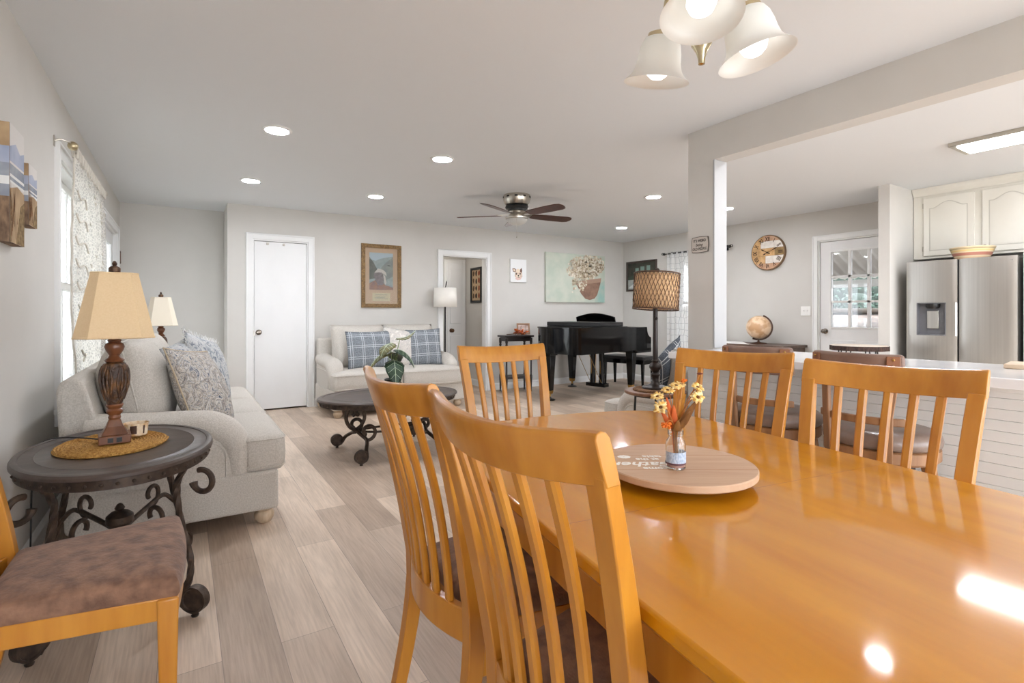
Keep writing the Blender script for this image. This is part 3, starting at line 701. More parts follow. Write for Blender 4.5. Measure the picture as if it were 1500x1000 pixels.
def seating(name, label, cat, loc, rz, w, n, tcush=True, group=None):
    s = thing(name, label, cat, loc, rz, group)
    aw = .19; hw = w/2
    # base frame
    MB().box(-hw+.02, hw-.02, -.45, .445, .085, .30).build('base_frame', linen, s, bevel=.018, bseg=3)
    # back slab leaning back
    pr = [(-.47, .12), (-.50, .80), (-.485, .845), (-.445, .862), (-.40, .845), (-.30, .45), (-.28, .12)]
    MB().loft([[(-hw+.042, y, z) for y, z in pr], [(hw-.042, y, z) for y, z in pr]]).build('back_frame', linen, s, bevel=.02, bseg=3)
    for sx in (-1, 1):
        # arm: slab with a rounded front, then the roll that drapes over the front
        side = [(-.44, .1), (-.44, .60)]+[(.10+.15*math.sin(a), .45+.13*math.cos(a)) for a in [i*PI/16 for i in range(9)]]+[(.25, .1)]
        xo, xi = sx*(hw-.03), sx*(hw-aw+.01); a, b = sorted((xo, xi))
        arm = MB().loft([[(a, y, z) for y, z in side], [(b, y, z) for y, z in side]]).build('arm', linen, s, bevel=.03, bseg=3)
        path = smooth_path([(sx*(hw-aw/2-.01), y, z) for y, z in ((-.40, .60), (-.2, .585), (.02, .575), (.13, .56), (.205, .505), (.24, .42), (.245, .33), (.243, .30))], 5)
        m2 = MB(); nn = len(path)
        rr = [.098 if i < nn*.6 else .098-.020*(i/nn-.6)/.4 for i in range(nn)]
        m2.tube(path, rr, 16, a=.80, b=1.0, up=(0, 0, 1)); m2.build('arm_roll', linen, arm, smooth=60)
        # pleats where the roll turns down
        m3 = MB()
        for k in range(5):
            q = path[int(nn*.52)+k*3]; tt = (path[min(int(nn*.52)+k*3+1, nn-1)]-q).normalized(); nn2 = Vector((0, -tt.z, tt.y))
            ring = []
            for j in range(9):
                th = -1.1+2.2*j/8; rad = .0955
                ring.append(q+Vector((1, 0, 0))*math.sin(th)*rad*1.0+nn2*math.cos(th)*rad*.80*(-1 if nn2.z < 0 and False else 1))
            m3.tube(ring, .0022, 5)
        m3.build('pleat', linen, arm)
        m4 = MB(); xo2 = sx*(hw-.028)
        pp = [(xo2, -.43, .50)]+[(xo2, .06+.13*math.sin(a), .40+.10*math.cos(a)) for a in [i*PI/16 for i in range(9)]]+[(xo2, .19, .11)]
        m4.tube(pp, .004, 6); m4.build('arm_piping', linen, arm)
    inner = w-2*aw+.0; cw = inner/n
    for k in range(n):
        x0 = -inner/2+k*cw+.004; x1 = x0+cw-.008; yb, yf = -.27, .485
        L = x0-(aw-.03 if (k == 0 and tcush) else 0); R = x1+(aw-.03 if (k == n-1 and tcush) else 0)
        yt = .285
        out = [(x0, yb), (x1, yb), (x1, yt)]
        if R > x1: out += [(R-.01, yt), (R, yt+.02)]
        out += [(R, yf-.05), (R-.015, yf-.015), (R-.05, yf), (L+.05, yf), (L+.015, yf-.015), (L, yf-.05)]
        if L < x0: out += [(L, yt+.02), (L+.01, yt)]
        out += [(x0, yt)]
        # densify
        D = []
        for i in range(len(out)):
            p, q = Vector((*out[i], 0)), Vector((*out[(i+1) % len(out)], 0)); m = max(1, int((q-p).length/.06))
            D += [p.lerp(q, j/m) for j in range(m)]
        c = Vector(((x0+x1)/2, (yb+yf)/2+.05, 0)); mb = MB()
        rings = []
        for sc, z in ((.5, .292), (.97, .294), (1.0, .315), (1.012, .38), (1.0, .455), (.985, .475), (.95, .488), (.86, .499), (.7, .508), (.45, .514), (.15, .517)):
            rings.append([(c.x+(p.x-c.x)*sc, c.y+(p.y-c.y)*sc, z) for p in D])
        cu = mb.loft(rings).build('seat_cushion', linen, s, smooth=70)
        m2 = MB()
        for z in (.318, .468): m2.tube([(c.x+(p.x-c.x)*1.004, c.y+(p.y-c.y)*1.004, z) for p in D], .0042, 6, closed=True)
        m2.build('piping', linen, cu)
    bw = (w-2*aw+.06)/n
    for k in range(n):
        xc = -(w-2*aw+.06)/2+bw*(k+.5)
        mb = MB(); edge = pillow_mesh(mb, bw*1.0, .56, .34, pinch=.06, n=18, e=.38, seed=k+7)
        T = Matrix.Translation((xc, -.215, .745)) @ Matrix.Rotation(math.radians(12), 4, 'X')
        bmesh.ops.transform(mb.b, matrix=T, verts=mb.b.verts)
        bc = mb.build('back_cushion', linen, s, smooth=180)
        m2 = MB(); m2.tube([T @ Vector(e) for e in edge], .0045, 6, closed=True); m2.build('piping', linen, bc)
    for sx in (-1, 1):
        for y in (.38, -.40):
            MB().lathe([(.028, 0), (.036, .006), (.05, .03), (.052, .05), (.044, .066), (.038, .07), (.045, .076), (.047, .086), (.001, .087)], 24, (sx*(hw-.09), y, 0)).build('bun_foot', bun, s)
    return s
SY0, SY1 = 3.10, 5.42
SOFA = (.005, (SY0+SY1)/2, 0)
seating('sofa', 'long pale grey linen sofa along the left wall under the window', 'sofa', SOFA, -PI/2, SY1-SY0, 3)
seating('loveseat', 'pale grey linen loveseat with plaid pillows against the back wall', 'sofa', (2.20, 6.30, 0), PI, 1.66, 2)
seating('armchair', 'pale grey linen armchair half hidden behind the round side table', 'armchair', (3.37, 2.885, 0), 0, .86, 1).scale = (.88, .88, .88)
GP = 'throw pillows on the sofas'
rad = math.radians
pillow('large grey damask throw pillow at the near end of the sofa', .54, .52, .19, damask_m, (.10, 3.54, .71), (rad(-22), rad(6), rad(66)), GP, seed=3, pipe=tan_back)
pillow('blue woven throw pillow behind the large damask pillow on the sofa', .50, .48, .17, blue_m, (.03, 3.88, .755), (rad(-18), rad(-6), rad(74)), GP, seed=4)
pillow('blue and white throw pillow with white fringe, farthest of the three on the long sofa', .52, .50, .18, blue_m, (.15, 4.10, .765), (rad(-16), rad(12), rad(66)), GP, fringe=M('white_fringe', (214, 214, 212), .95), seed=5)
pillow('blue plaid throw pillow at the left end of the loveseat', .58, .46, .16, plaid_m, (1.93, 6.26, .725), (rad(-14), 0, rad(3)), GP, seed=6)
pillow('grey floral throw pillow in the middle of the loveseat behind the plant', .48, .48, .17, floral_m, (2.32, 6.30, .735), (rad(-13), rad(10), rad(-6)), GP, seed=8)
pillow('blue plaid throw pillow at the right end of the loveseat', .46, .48, .16, plaid_m, (2.62, 6.24, .73), (rad(-14), rad(-2), rad(-10)), GP, seed=9)
pillow('grey plaid throw pillow on the armchair behind the woven shade lamp', .46, .46, .15, plaid_mat('grey_plaid', (84, 90, 98), (206, 208, 208), .15), (3.22, 2.80, .70), (rad(-16), rad(24), rad(-165)), GP, seed=10)
# ------------------------------------------------------------------ iron tables
def oval_top(parent, a, b, z, zthick=.055):
    mb = MB(); rings = []
    pr = [(.90, z-.06, .02), (.955, z-.06, 0), (.955, z-.024, 0), (1.0, z-.020, 0), (1.0, z-.010, 0), (.985, z-.002, 0), (.955, z, 0), (.93, z-.001, 0), (.925, z-.004, 0), (.80, z-.004, 0), (.79, z-.002, 0), (.775, z-.004, 0), (.3, z-.004, 0)]
    for k, zz, _ in pr: rings.append([(x*k, y*k, zz) for x, y in ellipse(a, b, 64)])
    t = mb.loft(rings).build('table_top', dark_top, parent)
    MB().loft([[(x*k, y*k, zz) for x, y in ellipse(a, b, 64)] for k, zz in ((.957, z-.058), (.962, z-.058), (.962, z-.026), (.957, z-.026))]).build('apron_band', iron, parent)
    mb = MB(); P = ellipse(a*.962, b*.962, 44)
    for i, (x, y) in enumerate(P):
        mb.sphere((x, y, z-.042), .0065, 8, 5)
    mb.build('nailhead_trim', iron, parent)
def spiral(c, r0, r1, a0, a1, n=26): return arc(c, r0, a0, a1, n, r1)
def disc_foot(mb, p, d, r):
    """scroll disc standing on the floor; p centre, d = horizontal axis (outward dir), disc lies in the vertical plane containing d"""
    nrm = Vector((-d.y, d.x, 0)); Mx = nrm.to_track_quat('Z', 'Y').to_matrix()
    mb.lathe([(.001, -.010), (r*.8, -.010), (r*.86, -.016), (r, -.016), (r, .016), (r*.86, .016), (r*.8, .010), (.001, .010)], 28, p, Mx)
    mb.lathe([(.001, 0), (.012, 0), (.014, .006), (.008, .012), (.008, p[2]-r+.006), (.001, p[2]-r+.006)], 12, (p[0], p[1], 0))
def end_table(label, loc, rz, a, b, h):
    t = thing('end_table', label, 'table', loc, rz, 'oval iron and wood end tables')
    oval_top(t, a, b, h)
    for sx in (-1, 1):
        for sy in (-1, 1):
            d = Vector((sx*a*.8, sy*b*.55, 0)).normalized(); base = Vector((sx*a*.60, sy*b*.60, 0))
            P3 = lambda r, z: base+d*r+Vector((0, 0, z))
            stem = smooth_path([P3(r, z) for r, z in ((.015, h-.055), (-.02, h-.12), (-.02, h-.19), (.005, .32), (.035, .22), (.03, .14), (-.002, .08), (-.004, .05), (.03, .022))], 6)
            leg = MB(); n = len(stem)
            leg.tube(stem, [.0125]*n, 6, a=1.12, b=.95, twist=.28); lo = leg.build('leg', iron, t, smooth=30)
            hk = spiral((.085, h-.11), .044, .038, PI*.62, -PI*.95, 22)
            MB().tube([P3(r, z) for r, z in hk], [.011]*20+[.012, .014, .015], 8).build('scroll_hook', iron, lo)
            fm = MB(); disc_foot(fm, P3(.055, .066), d, .050); fm.build('disc_foot', iron, lo)
    mb = MB(); zs = .17
    for sx in (-1, 1):
        for sy in (-1, 1):
            q = Vector((sx*a*.62, sy*b*.62, 0))
            mb.tube(smooth_path([q+Vector((0, 0, .11+zs)), q*.78+Vector((0, 0, .165+zs)), q*.48+Vector((0, 0, .15+zs)), q*.12+Vector((0, 0, .12+zs))], 6), .010, 8)
            e = q.normalized()
            mb.tube([q*.55+e*x+Vector((0, 0, .165+zs+z)) for x, z in spiral((0, .03), .052, .022, -PI/2, PI*1.15, 22)], .009, 8)
    mb.build('stretcher', iron, t)
    MB().lathe([(r_, z+zs) for r_, z in ((.001, .09), (.03, .09), (.036, .10), (.022, .11), (.03, .125), (.048, .15), (.046, .175), (.03, .19), (.012, .195), (.018, .205), (.010, .22), (.001, .225))], 20).build('finial', iron, t)
    return t
ET = (-.215, 2.625, 0); EH = .63
et = end_table('oval dark end table with twisted iron legs holding the nearer tan lamp', ET, rad(4), .325, .45, EH)
LAMP2 = (-.17, 5.80)
dup(et, (-.20, 5.86, 0), rad(4), 'oval dark end table at the far end of the sofa under the farther lamp')
# coffee table
ct = thing('coffee_table', 'low oval dark coffee table with scrolled black iron legs', 'table', (1.50, 4.30, 0), rad(2)); CZ = .48
oval_top(ct, .60, .44, CZ)
for sx in (-1, 1):
    mb = MB(); x = sx*.30; th = .0155
    F = lambda q, z, y=0: Vector((x+q, y, z))
    for s in (-1, 1):
        mb.tube(smooth_path([F(0, .205), F(s*.045, .235), F(s*.074, .29), F(s*.070, .35), F(s*.042, .388), F(s*.010, .375), F(s*.006, .34), F(s*.026, .322)], 5), th, 8)
    mb.box(x-.05, x+.05, -.02, .02, .392, .425)
    e = mb.build('end_support', iron, ct)
    for s in (-1, 1):
        ring = [(x-sx*(-.0)+(-sx)*.052+px*-sx, s*(.17-.02*i/26), .215+pz) for i, (px, pz) in enumerate(spiral((0, 0), .068, .028, -PI/2-.25, PI*1.35, 26))]
        q = MB().tube(ring, th*.95, 8)
        q.tube(smooth_path([F(0, .212), F(-sx*.01, .19, s*.07), F(-sx*.035, .158, s*.15), F(-sx*.03, .14, s*.20), F(0, .10, s*.27), F(sx*.012, .055, s*.315), F(sx*.03, .03, s*.325)], 6), th, 8)
        leg = q.build('leg', iron, ct)
        fm = MB(); disc_foot(fm, (x+sx*.058, s*.325, .066), Vector((sx, s*.12, 0)).normalized(), .052); fm.build('disc_foot', iron, leg)
mb = MB()
for s in (-1, 1): mb.tube(smooth_path([(-.30, 0, .21), (-.20, s*.07, .19), (0, s*.11, .185), (.20, s*.07, .19), (.30, 0, .21)], 6), .0095, 8)
mb.build('stretcher', iron, ct)
# ------------------------------------------------------------------ table lamps on the end tables
def table_lamp(label, loc, rz, shade_mat, cord=None):
    t = thing('table_lamp', label, 'lamp', loc, rz, 'carved table lamps'); 
    mb = MB(); mb.box(-.053, .053, -.053, .053, 0, .034)
    mb.hexa([(-.044, -.044, .034), (.044, -.044, .034), (.044, .044, .034), (-.044, .044, .034)], [(-.028, -.028, .066), (.028, -.028, .066), (.028, .028, .066), (-.028, .028, .066)])
    mb.hexa([(-.028, -.028, .066), (.028, -.028, .066), (.028, .028, .066), (-.028, .028, .066)], [(-.018, -.018, .095), (.018, -.018, .095), (.018, .018, .095), (-.018, .018, .095)])
    base = mb.build('base', lamp_wood, t, bevel=.004)
    mb = MB()
    for x in (-.014, .014): mb.box(x-.009, x+.009, -.0555, -.0525, .008, .026)
    mb.build('power_outlet', black_satin, base)
    MB().lathe([(.018, .092), (.022, .10), (.019, .11), (.026, .118), (.029, .128), (.022, .136), (.026, .142), (.03, .15), (.028, .155), (.001, .156)], 24).build('lower_neck', lamp_wood, t)
    MB().lathe([(.001, .152), (.025, .154), (.034, .185), (.043, .23), (.0465, .27), (.045, .30), (.037, .318), (.024, .325), (.001, .326)], 36).build('urn_body', lamp_carve, t)
    mb = MB()
    for k in range(6):
        a0 = k*PI/3
        for s in (-1, 0, 1):
            pts = []
            for i in range(9):
                q = i/8; z = .17+.14*q; r = [.030, .0345, .0385, .0425, .0455, .047, .047, .0455, .040][i]+.001; a = a0+s*.33*math.sin(PI*q*.9)
                pts.append((r*math.cos(a), r*math.sin(a), z))
            mb.tube(pts, [.002, .003, .004, .0045, .0045, .004, .0035, .003, .0015], 6)
    mb.build('acanthus_carving', lamp_carve, t)
    MB().lathe([(.001, .324), (.03, .325), (.034, .332), (.022, .342), (.018, .352), (.03, .372), (.034, .386), (.03, .398), (.02, .404), (.024, .412), (.014, .42), (.014, .45), (.001, .451)], 24).build('upper_neck', lamp_wood, t)
    MB().tube([(0, 0, .44), (0, 0, .70)], .004, 8).build('harp_rod', brass, t)
    # cut corner square shade
    def ring(h, c, z): return [(h, -h+c, z), (h, h-c, z), (h-c, h, z), (-h+c, h, z), (-h, h-c, z), (-h, -h+c, z), (-h+c, -h, z), (h-c, -h, z)]
    mb = MB(); R = [ring(.128, .045, .425), ring(.101, .036, .555), ring(.075, .027, .68)]
    mb.loft(R, caps=False); sh = mb.build('shade', shade_mat, t, smooth=0, solid=.003)
    mb = MB()
    for rg in (R[0], R[2]): mb.tube(rg, .004, 6, closed=True)
    for k in range(8): mb.tube([R[j][k] for j in range(3)], .0018, 5)
    mb.build('shade_trim', shade_mat, sh)
    mb = MB().tube([(.075, .046, .68), (0, 0, .672), (-.075, -.046, .68)], .002, 5); mb.build('spider', brass, sh)
    MB().lathe([(.001, .672), (.014, .682), (.02, .69), (.02, .704), (.014, .71), (.006, .713), (.009, .722), (.005, .732), (.001, .734)], 16).build('finial', lamp_carve, t)
    if cord:
        MB().tube(smooth_path(cord, 6), .003, 6).build('cord', black_satin, t)
    return t
L1 = (ET[0]-.018, ET[1]+.015, EH+.012)
table_lamp('nearer carved table lamp with a tan cut corner shade on the oval end table', L1, rad(6), shade_tan)
def cord_world(pts, parent):
    inv = (Matrix.Translation(parent.location) @ Matrix.Rotation(parent.rotation_euler.z, 4, 'Z')).inverted()
    return [inv @ Vector(p) for p in pts]
tl = [o for o in bpy.data.objects if o.name == 'table_lamp'][0]
MB().tube(smooth_path(cord_world([(-.27, 2.665, EH+.020), (-.36, 2.77, EH+.018), (-.455, 2.89, EH+.004), (-.515, 2.97, EH-.03), (-.550, 3.03, EH-.12), (-.560, 3.05, .35), (-.566, 3.06, .10), (-.58, 3.07, .06)], tl), 6), .0032, 6).build('cord', black_satin, tl)
o2 = dup(tl, (LAMP2[0], LAMP2[1], EH-.001), rad(4), 'farther carved table lamp with a cream shade at the far end of the sofa', 'carved table lamps')
for ch in list(o2.children):
    if ch.name.startswith('cord'): bpy.data.objects.remove(ch)
    elif ch.name.startswith('shade'):
        ch.data = ch.data.copy(); ch.data.materials[0] = shade_cream
        for g in ch.children:
            if g.name.startswith('shade_trim'): g.data = g.data.copy(); g.data.materials[0] = shade_cream
# woven mat under the near lamp
def woven_mat(name, label, loc, r, sx=1, sy=1, group=None, mat=jute):
    mb = MB(); prof = [(.001, 0)]
    mb.lathe([(.001, 0), (r*.98, 0), (r, .004), (r*.98, .009), (.001, .009)], 48, sx=sx, sy=sy)
    o = mb.build(name, mat, None); o.location = loc; tag(o, label, 'mat', group)
    m2 = MB(); pts = []; turns = int(r/.011); n = turns*28
    for i in range(n+1):
        a = 2*PI*i/28; rr = r*(i/n)*.985+.001
        pts.append((rr*math.cos(a)*sx, rr*math.sin(a)*sy, .0075+.0012*math.sin(i*2.4)))
    m2.tube(pts, .0055, 5, b=.9); m2.build('braid', mat, o)
    return o
woven_mat('woven_mat', 'round straw coloured woven mat under the nearer lamp', (ET[0]-.025, ET[1]+.035, EH-.0035), .205, .92, 1.1)
# candle jar
cj = thing('candle_jar', 'small printed glass candle bowl beside the nearer lamp', 'candle', (ET[0]+.045, ET[1]+.115, EH+.012))
MB().lathe([(.001, 0), (.038, 0), (.042, .004), (.046, .05), (.048, .052), (.046, .053), (.0435, .05), (.040, .006), (.001, .005)], 32).build('glass_bowl', M('amber_print_glass', (206, 164, 110), .15, rgb2=(238, 222, 196), scale=(34, 34, 24), rampc=(.42, .6), coat=.3), cj)
mb = MB()
for (a0, a1, z0, z1) in ((-1.95, -1.42, .012, .046), (-2.5, -2.3, .015, .04), (-.9, -.75, .01, .045)):
    for i in range(6):
        t0, t1 = a0+(a1-a0)*i/6, a0+(a1-a0)*(i+1)/6
        mb.poly([(r*math.cos(q), r*math.sin(q), z) for q, z, r in ((t0, z0, .0435), (t1, z0, .0435), (t1, z1, .0465), (t0, z1, .0465))])
mb.build('printed_label', M('dark_print', (66, 42, 30), .6), cj)
# ------------------------------------------------------------------ plant on the coffee table
pl = thing('potted_plant', 'arrow leaved plant in a small black pot on the coffee table', 'plant', (1.60, 4.52, CZ-.003))
pot_m = M('black_pot', (20, 20, 22), .3)
MB().lathe([(.001, 0), (.052, 0), (.056, .004), (.064, .07), (.074, .074), (.076, .10), (.066, .10), (.06, .085), (.001, .085)], 28).build('pot', pot_m, pl)
for s in (-1, 1): MB().tube(arc((0, 0), .018, -PI/2, PI/2, 10) and [(s*(.062+x), 0, .045+z) for x, z in arc((0, 0), .02, -PI/2, PI/2, 10)], .005, 8).build('pot_handle', pot_m, pl)
leaf_g = M('dark_green_leaf', (52, 76, 54), .4, rgb2=(34, 54, 40), scale=(30, 30, 30)); vein_m = M('pale_leaf_vein', (188, 204, 176), .5)
leaf_b = M('bronze_green_leaf', (110, 100, 52), .45, rgb2=(70, 76, 40), scale=(24, 24, 24))
def arrow_leaf(dirr, h, L, w, droop, mat, tilt):
    d = Vector((math.cos(dirr), math.sin(dirr), 0)); sd = Vector((-d.y, d.x, 0))
    base = d*.05*tilt+Vector((0, 0, h))
    st = MB().tube(smooth_path([(0, 0, .08), d*.015*tilt+Vector((0, 0, h*.55)), base], 6), .004, 6).build('stem', M('leaf_stem', (120, 140, 90), .5) if 'leaf_stem' not in MATS else MATS['leaf_stem'], pl)
    mb = MB(); n = 12; rows = []
    for i in range(n+1):
        q = i/n; s = -.22+1.22*q
        ww = w*(math.sin(PI*min(1, (q*.92+.08))**.75)**.9) if q < 1 else 0
        if q < .16: ww = w*(.42+.58*q/.16*.8)
        ww *= 1+.10*math.cos(i*2.9)
        ang = droop*q
        p = base+d*(L*s*math.cos(ang*.8))+Vector((0, 0, L*s*(-math.sin(ang))))
        rows.append([p+sd*ww*k+Vector((0, 0, -abs(k)*ww*.35+(.012*w if i % 2 else 0)*abs(k))) for k in (-1, -.6, -.25, 0, .25, .6, 1)])
    mb.loft(rows, caps=False, closed=False)
    lf = mb.build('leaf', mat, pl, smooth=180, solid=.0012)
    m2 = MB(); m2.tube([r[3]+Vector((0, 0, .001)) for r in rows], .0022, 5)
    for i in (2, 4, 6, 8):
        for k in (0, 6): m2.tube([rows[i][3]+Vector((0, 0, .001)), rows[min(i+1, n)][k].lerp(rows[min(i+1, n)][3], .15)+Vector((0, 0, .0012))], .0013, 4)
    m2.build('vein', vein_m, lf)
view = math.atan2(-4.5, -1.6)      # towards the viewer
arrow_leaf(view+.15, .27, .24, .085, 1.35, leaf_g, 1)
arrow_leaf(view-1.3, .34, .22, .075, .9, leaf_b, 1)
arrow_leaf(view-.6, .42, .17, .075, .75, leaf_b, .8)
arrow_leaf(view+1.3, .36, .20, .080, 1.0, leaf_g, 1.1)
arrow_leaf(view+2.0, .46, .16, .05, -.4, leaf_b, 1.4)
arrow_leaf(view+2.9, .33, .18, .07, .8, leaf_g, 1)
# ------------------------------------------------------------------ grand piano
PO = (5.51, 5.30); PR = rad(12.95)
pi = thing('grand_piano', 'black lacquered baby grand piano in the far corner', 'piano', (PO[0], PO[1], 0), PR)
tailc = smooth_path([(-1.34, .0, 0), (-1.395, .10, 0), (-1.41, .30, 0), (-1.39, .52, 0), (-1.30, .74, 0), (-1.12, .90, 0), (-.85, .99, 0), (-.60, 1.10, 0), (-.38, 1.26, 0), (-.15, 1.345, 0), (.05, 1.36, 0)], 5)
body = [(p.x, p.y) for p in tailc]+[(.25, 1.36), (.25, 0)]
def inset_poly(P, d):
    cx = sum(p[0] for p in P)/len(P); cy = sum(p[1] for p in P)/len(P); out = []
    for x, y in P:
        v = Vector((x-cx, y-cy)); L = v.length; v = v*(L-d)/L; out.append((cx+v.x, cy+v.y))
    return out
mb = MB(); n = len(body); ins = inset_poly(body, .05)
V = [[mb.v((x, y, z)) for x, y in q] for q, z in ((body, .64), (body, .965), (ins, .965), (ins, .64))]
for a in range(4):
    for k in range(n): mb.face([V[a][k], V[a][(k+1) % n], V[(a+1) % 4][(k+1) % n], V[(a+1) % 4][k]])
mb.build('rim', black_gloss, pi, smooth=30)
MB().prism(inset_poly(body, .045), .66, .70).build('soundboard_bottom', black_satin, pi)
MB().prism(inset_poly(body, .052), .90, .915).build('iron_plate', M('gold_plate', (150, 118, 60), .4, metal=.8), pi)
# main lid behind the hinge line, front flap folded back on it
lid = [p for p in inset_poly(body, -.014) if p[0] < -.30]+[(-.30, 1.33), (-.30, -.014)]
MB().prism(lid, .966, .986).build('lid', black_gloss, pi, bevel=.003)
MB().box(-.86, -.31, .05, .98, .987, 1.045).build('folded_lid_flap', black_satin, pi, bevel=.006)
# cheeks, key bed, fallboard, keys
for y0 in (0, 1.30):
    pr = [(-.05, .62), (.37, .62), (.372, .80), (.365, .815), (.325, .825), (.285, .86), (.262, .91), (.255, .955), (.25, .966), (-.05, .966)]
    MB().loft([[(x, y0, z) for x, z in pr], [(x, y0+.06, z) for x, z in pr]]).build('cheek', black_gloss, pi, bevel=.004)
MB().box(-.02, .375, .0, 1.36, .595, .66).build('keybed', black_gloss, pi, bevel=.004)
MB().box(.345, .375, .06, 1.30, .66, .73).build('key_slip', black_gloss, pi, bevel=.004)
mb = MB()
for k in range(52): mb.box(.20, .342, .068+k*.0236, .068+k*.0236+.0226, .70, .735)
for k in range(51):
    if k % 7 in (0, 1, 3, 4, 5):
        mb.mi = 1; y = .068+(k+1)*.0236; mb.box(.20, .29, y-.0055, y+.0055, .735, .747)
mb.build('keyboard', [M('ivory_keys', (236, 232, 222), .3), black_gloss], pi, smooth=0)
MB().box(.165, .195, .06, 1.30, .70, .89).build('fallboard', black_gloss, pi, bevel=.004)
md = [(.30, .0), (.30, .185)]+[(.30+.70*i/20, .185+.06*math.sin(PI*i/20)) for i in range(21)]+[(1.00, .185), (1.00, 0)]
T = Matrix.Translation((-.10, 0, .93)) @ Matrix.Rotation(rad(-16), 4, 'Y')
MB().loft([[T @ Vector((d, y, z)) for y, z in md] for d in (0, .022)]).build('music_desk', black_gloss, pi, bevel=.003)
def pleg(x, y):
    q = MB(); q.hexa([(x-.036, y-.036, .13), (x+.036, y-.036, .13), (x+.036, y+.036, .13), (x-.036, y+.036, .13)], [(x-.058, y-.058, .60), (x+.058, y-.058, .60), (x+.058, y+.058, .60), (x-.058, y+.058, .60)])
    q.box(x-.075, x+.075, y-.075, y+.075, .60, .642)
    lg = q.build('leg', black_gloss, pi, bevel=.005)
    MB().hexa([(x-.028, y-.028, .085), (x+.028, y-.028, .085), (x+.028, y+.028, .085), (x-.028, y+.028, .085)], [(x-.037, y-.037, .13), (x+.037, y-.037, .13), (x+.037, y+.037, .13), (x-.037, y+.037, .13)]).lathe([(.001, .05), (.016, .05), (.016, .086), (.001, .086)], 12, (x, y, 0)).build('brass_ferrule', brass, lg, bevel=.003)
    MB().lathe([(.001, 0), (.07, 0), (.075, .008), (.06, .016), (.02, .02), (.018, .05), (.001, .05)], 20, (x, y, 0)).build('caster_cup', black_satin, lg)
pleg(.0, .115); pleg(0, 1.19); pleg(-1.24, .60)
mb = MB(); mb.box(-.09, .01, .50, .86, .58, .62).box(-.10, .02, .51, .85, .06, .115)
for y in (.60, .76): mb.tube([(-.04, y, .11), (-.04, y, .35), (-.04, y, .59)], [.045, .034, .045], 12)
mb.build('pedal_lyre', black_gloss, pi, bevel=.004)
for y in (.61, .68, .75):
    MB().sweep([(.0, y, .05), (.08, y, .055), (.14, y, .045)], rrect(.022, .010, .004, 3)).build('pedal', brass, pi)
for y in (.60, .68, .76): MB().tube([(-.075, y, .11), (-.075, y, .60)], .004, 6).build('pedal_rod', brass, pi)
for y in (.58, .78): MB().tube([(-.06, y, .10), (-.42, y-.0, .62)], .004, 6).build('brace_rod', brass, pi)
# bench
pb = thing('piano_bench', 'black padded piano bench behind the grand piano keyboard', 'bench', (PO[0]+.80*math.cos(PR)-.66*math.sin(PR), PO[1]+.80*math.sin(PR)+.66*math.cos(PR), 0), PR)
mb = MB()
for sc, z in ((.97, .435), (1, .445), (1, .465), (.97, .478), (.85, .487), (.4, .491)): pass
rings = [[(x*sc, y*sc, z) for x, y in rrect(.36, .78, .03)] for sc, z in ((.98, .43), (1, .44), (1, .462), (.975, .476), (.9, .484), (.6, .489), (.2, .491))]
mb.loft(rings).build('padded_seat', M('black_leather', (22, 22, 23), .35, bump=.1, bscale=150), pb)
MB().box(-.165, .165, -.375, .375, .36, .43).build('apron', black_gloss, pb, bevel=.004)
for sx in (-1, 1):
    for sy in (-1, 1):
        x, y = sx*.145, sy*.35
        MB().hexa([(x-.014, y-.014, 0), (x+.014, y-.014, 0), (x+.014, y+.014, 0), (x-.014, y+.014, 0)], [(x-.024, y-.024, .40), (x+.024, y-.024, .40), (x+.024, y+.024, .40), (x-.024, y+.024, .40)]).build('leg', black_gloss, pb, bevel=.003)
# ------------------------------------------------------------------ two tier stand beside the piano
st = thing('plant_stand', 'dark two tier side table with slender legs between doorway and piano', 'side table', (4.21, 6.52, 0), rad(-8))
dk = M('espresso_wood', (36, 28, 26), .4)
MB().box(-.235, .235, -.15, .15, .815, .84).build('table_top', dk, st, bevel=.004)
MB().box(-.205, .205, -.12, .12, .755, .815).build('apron', dk, st, bevel=.003)
MB().box(-.215, .215, -.13, .13, .20, .235).build('lower_shelf', dk, st, bevel=.004)
for sx in (-1, 1):
    for sy in (-1, 1):
        MB().lathe([(.001, 0), (.016, .003), (.012, .02), (.014, .12), (.017, .19), (.019, .20), (.019, .24), (.013, .26), (.012, .5), (.014, .68), (.020, .70), (.014, .715), (.020, .735), (.020, .80), (.001, .80)], 12, (sx*.20, sy*.115, 0)).build('leg', dk, st)
def frame_bars(mb, w, h, fw, t0, t1):
    """picture frame bars in local XZ, wall at y=0, front toward -y"""
    mb.loft([[(-w/2, -t0, -h/2), (w/2, -t0, -h/2), (w/2, -t0, h/2), (-w/2, -t0, h/2)], [(-w/2, -t1, -h/2), (w/2, -t1, -h/2), (w/2, -t1, h/2), (-w/2, -t1, h/2)]], caps=False)
    o = [(-w/2, -h/2), (w/2, -h/2), (w/2, h/2), (-w/2, h/2)]; i = [(-w/2+fw, -h/2+fw), (w/2-fw, -h/2+fw), (w/2-fw, h/2-fw), (-w/2+fw, h/2-fw)]
    m = [(-w/2+fw*.45, -h/2+fw*.45), (w/2-fw*.45, -h/2+fw*.45), (w/2-fw*.45, h/2-fw*.45), (-w/2+fw*.45, h/2-fw*.45)]
    R = [[mb.v((x, -y, z)) for x, z in q] for q, y in ((o, t1), (m, t1+.006), (i, t1-.004), (i, t0))]
    for a, b in zip(R, R[1:]):
        for k in range(4): mb.face([a[k], a[(k+1) % 4], b[(k+1) % 4], b[k]])
    return mb
pf = thing('photo_frame', 'small wood photo frame standing behind the orange leaves', 'photo frame', (4.375, 6.565, .842), rad(-12))
T = Matrix.Translation((0, 0, .087)) @ Matrix.Rotation(rad(-8), 4, 'X')
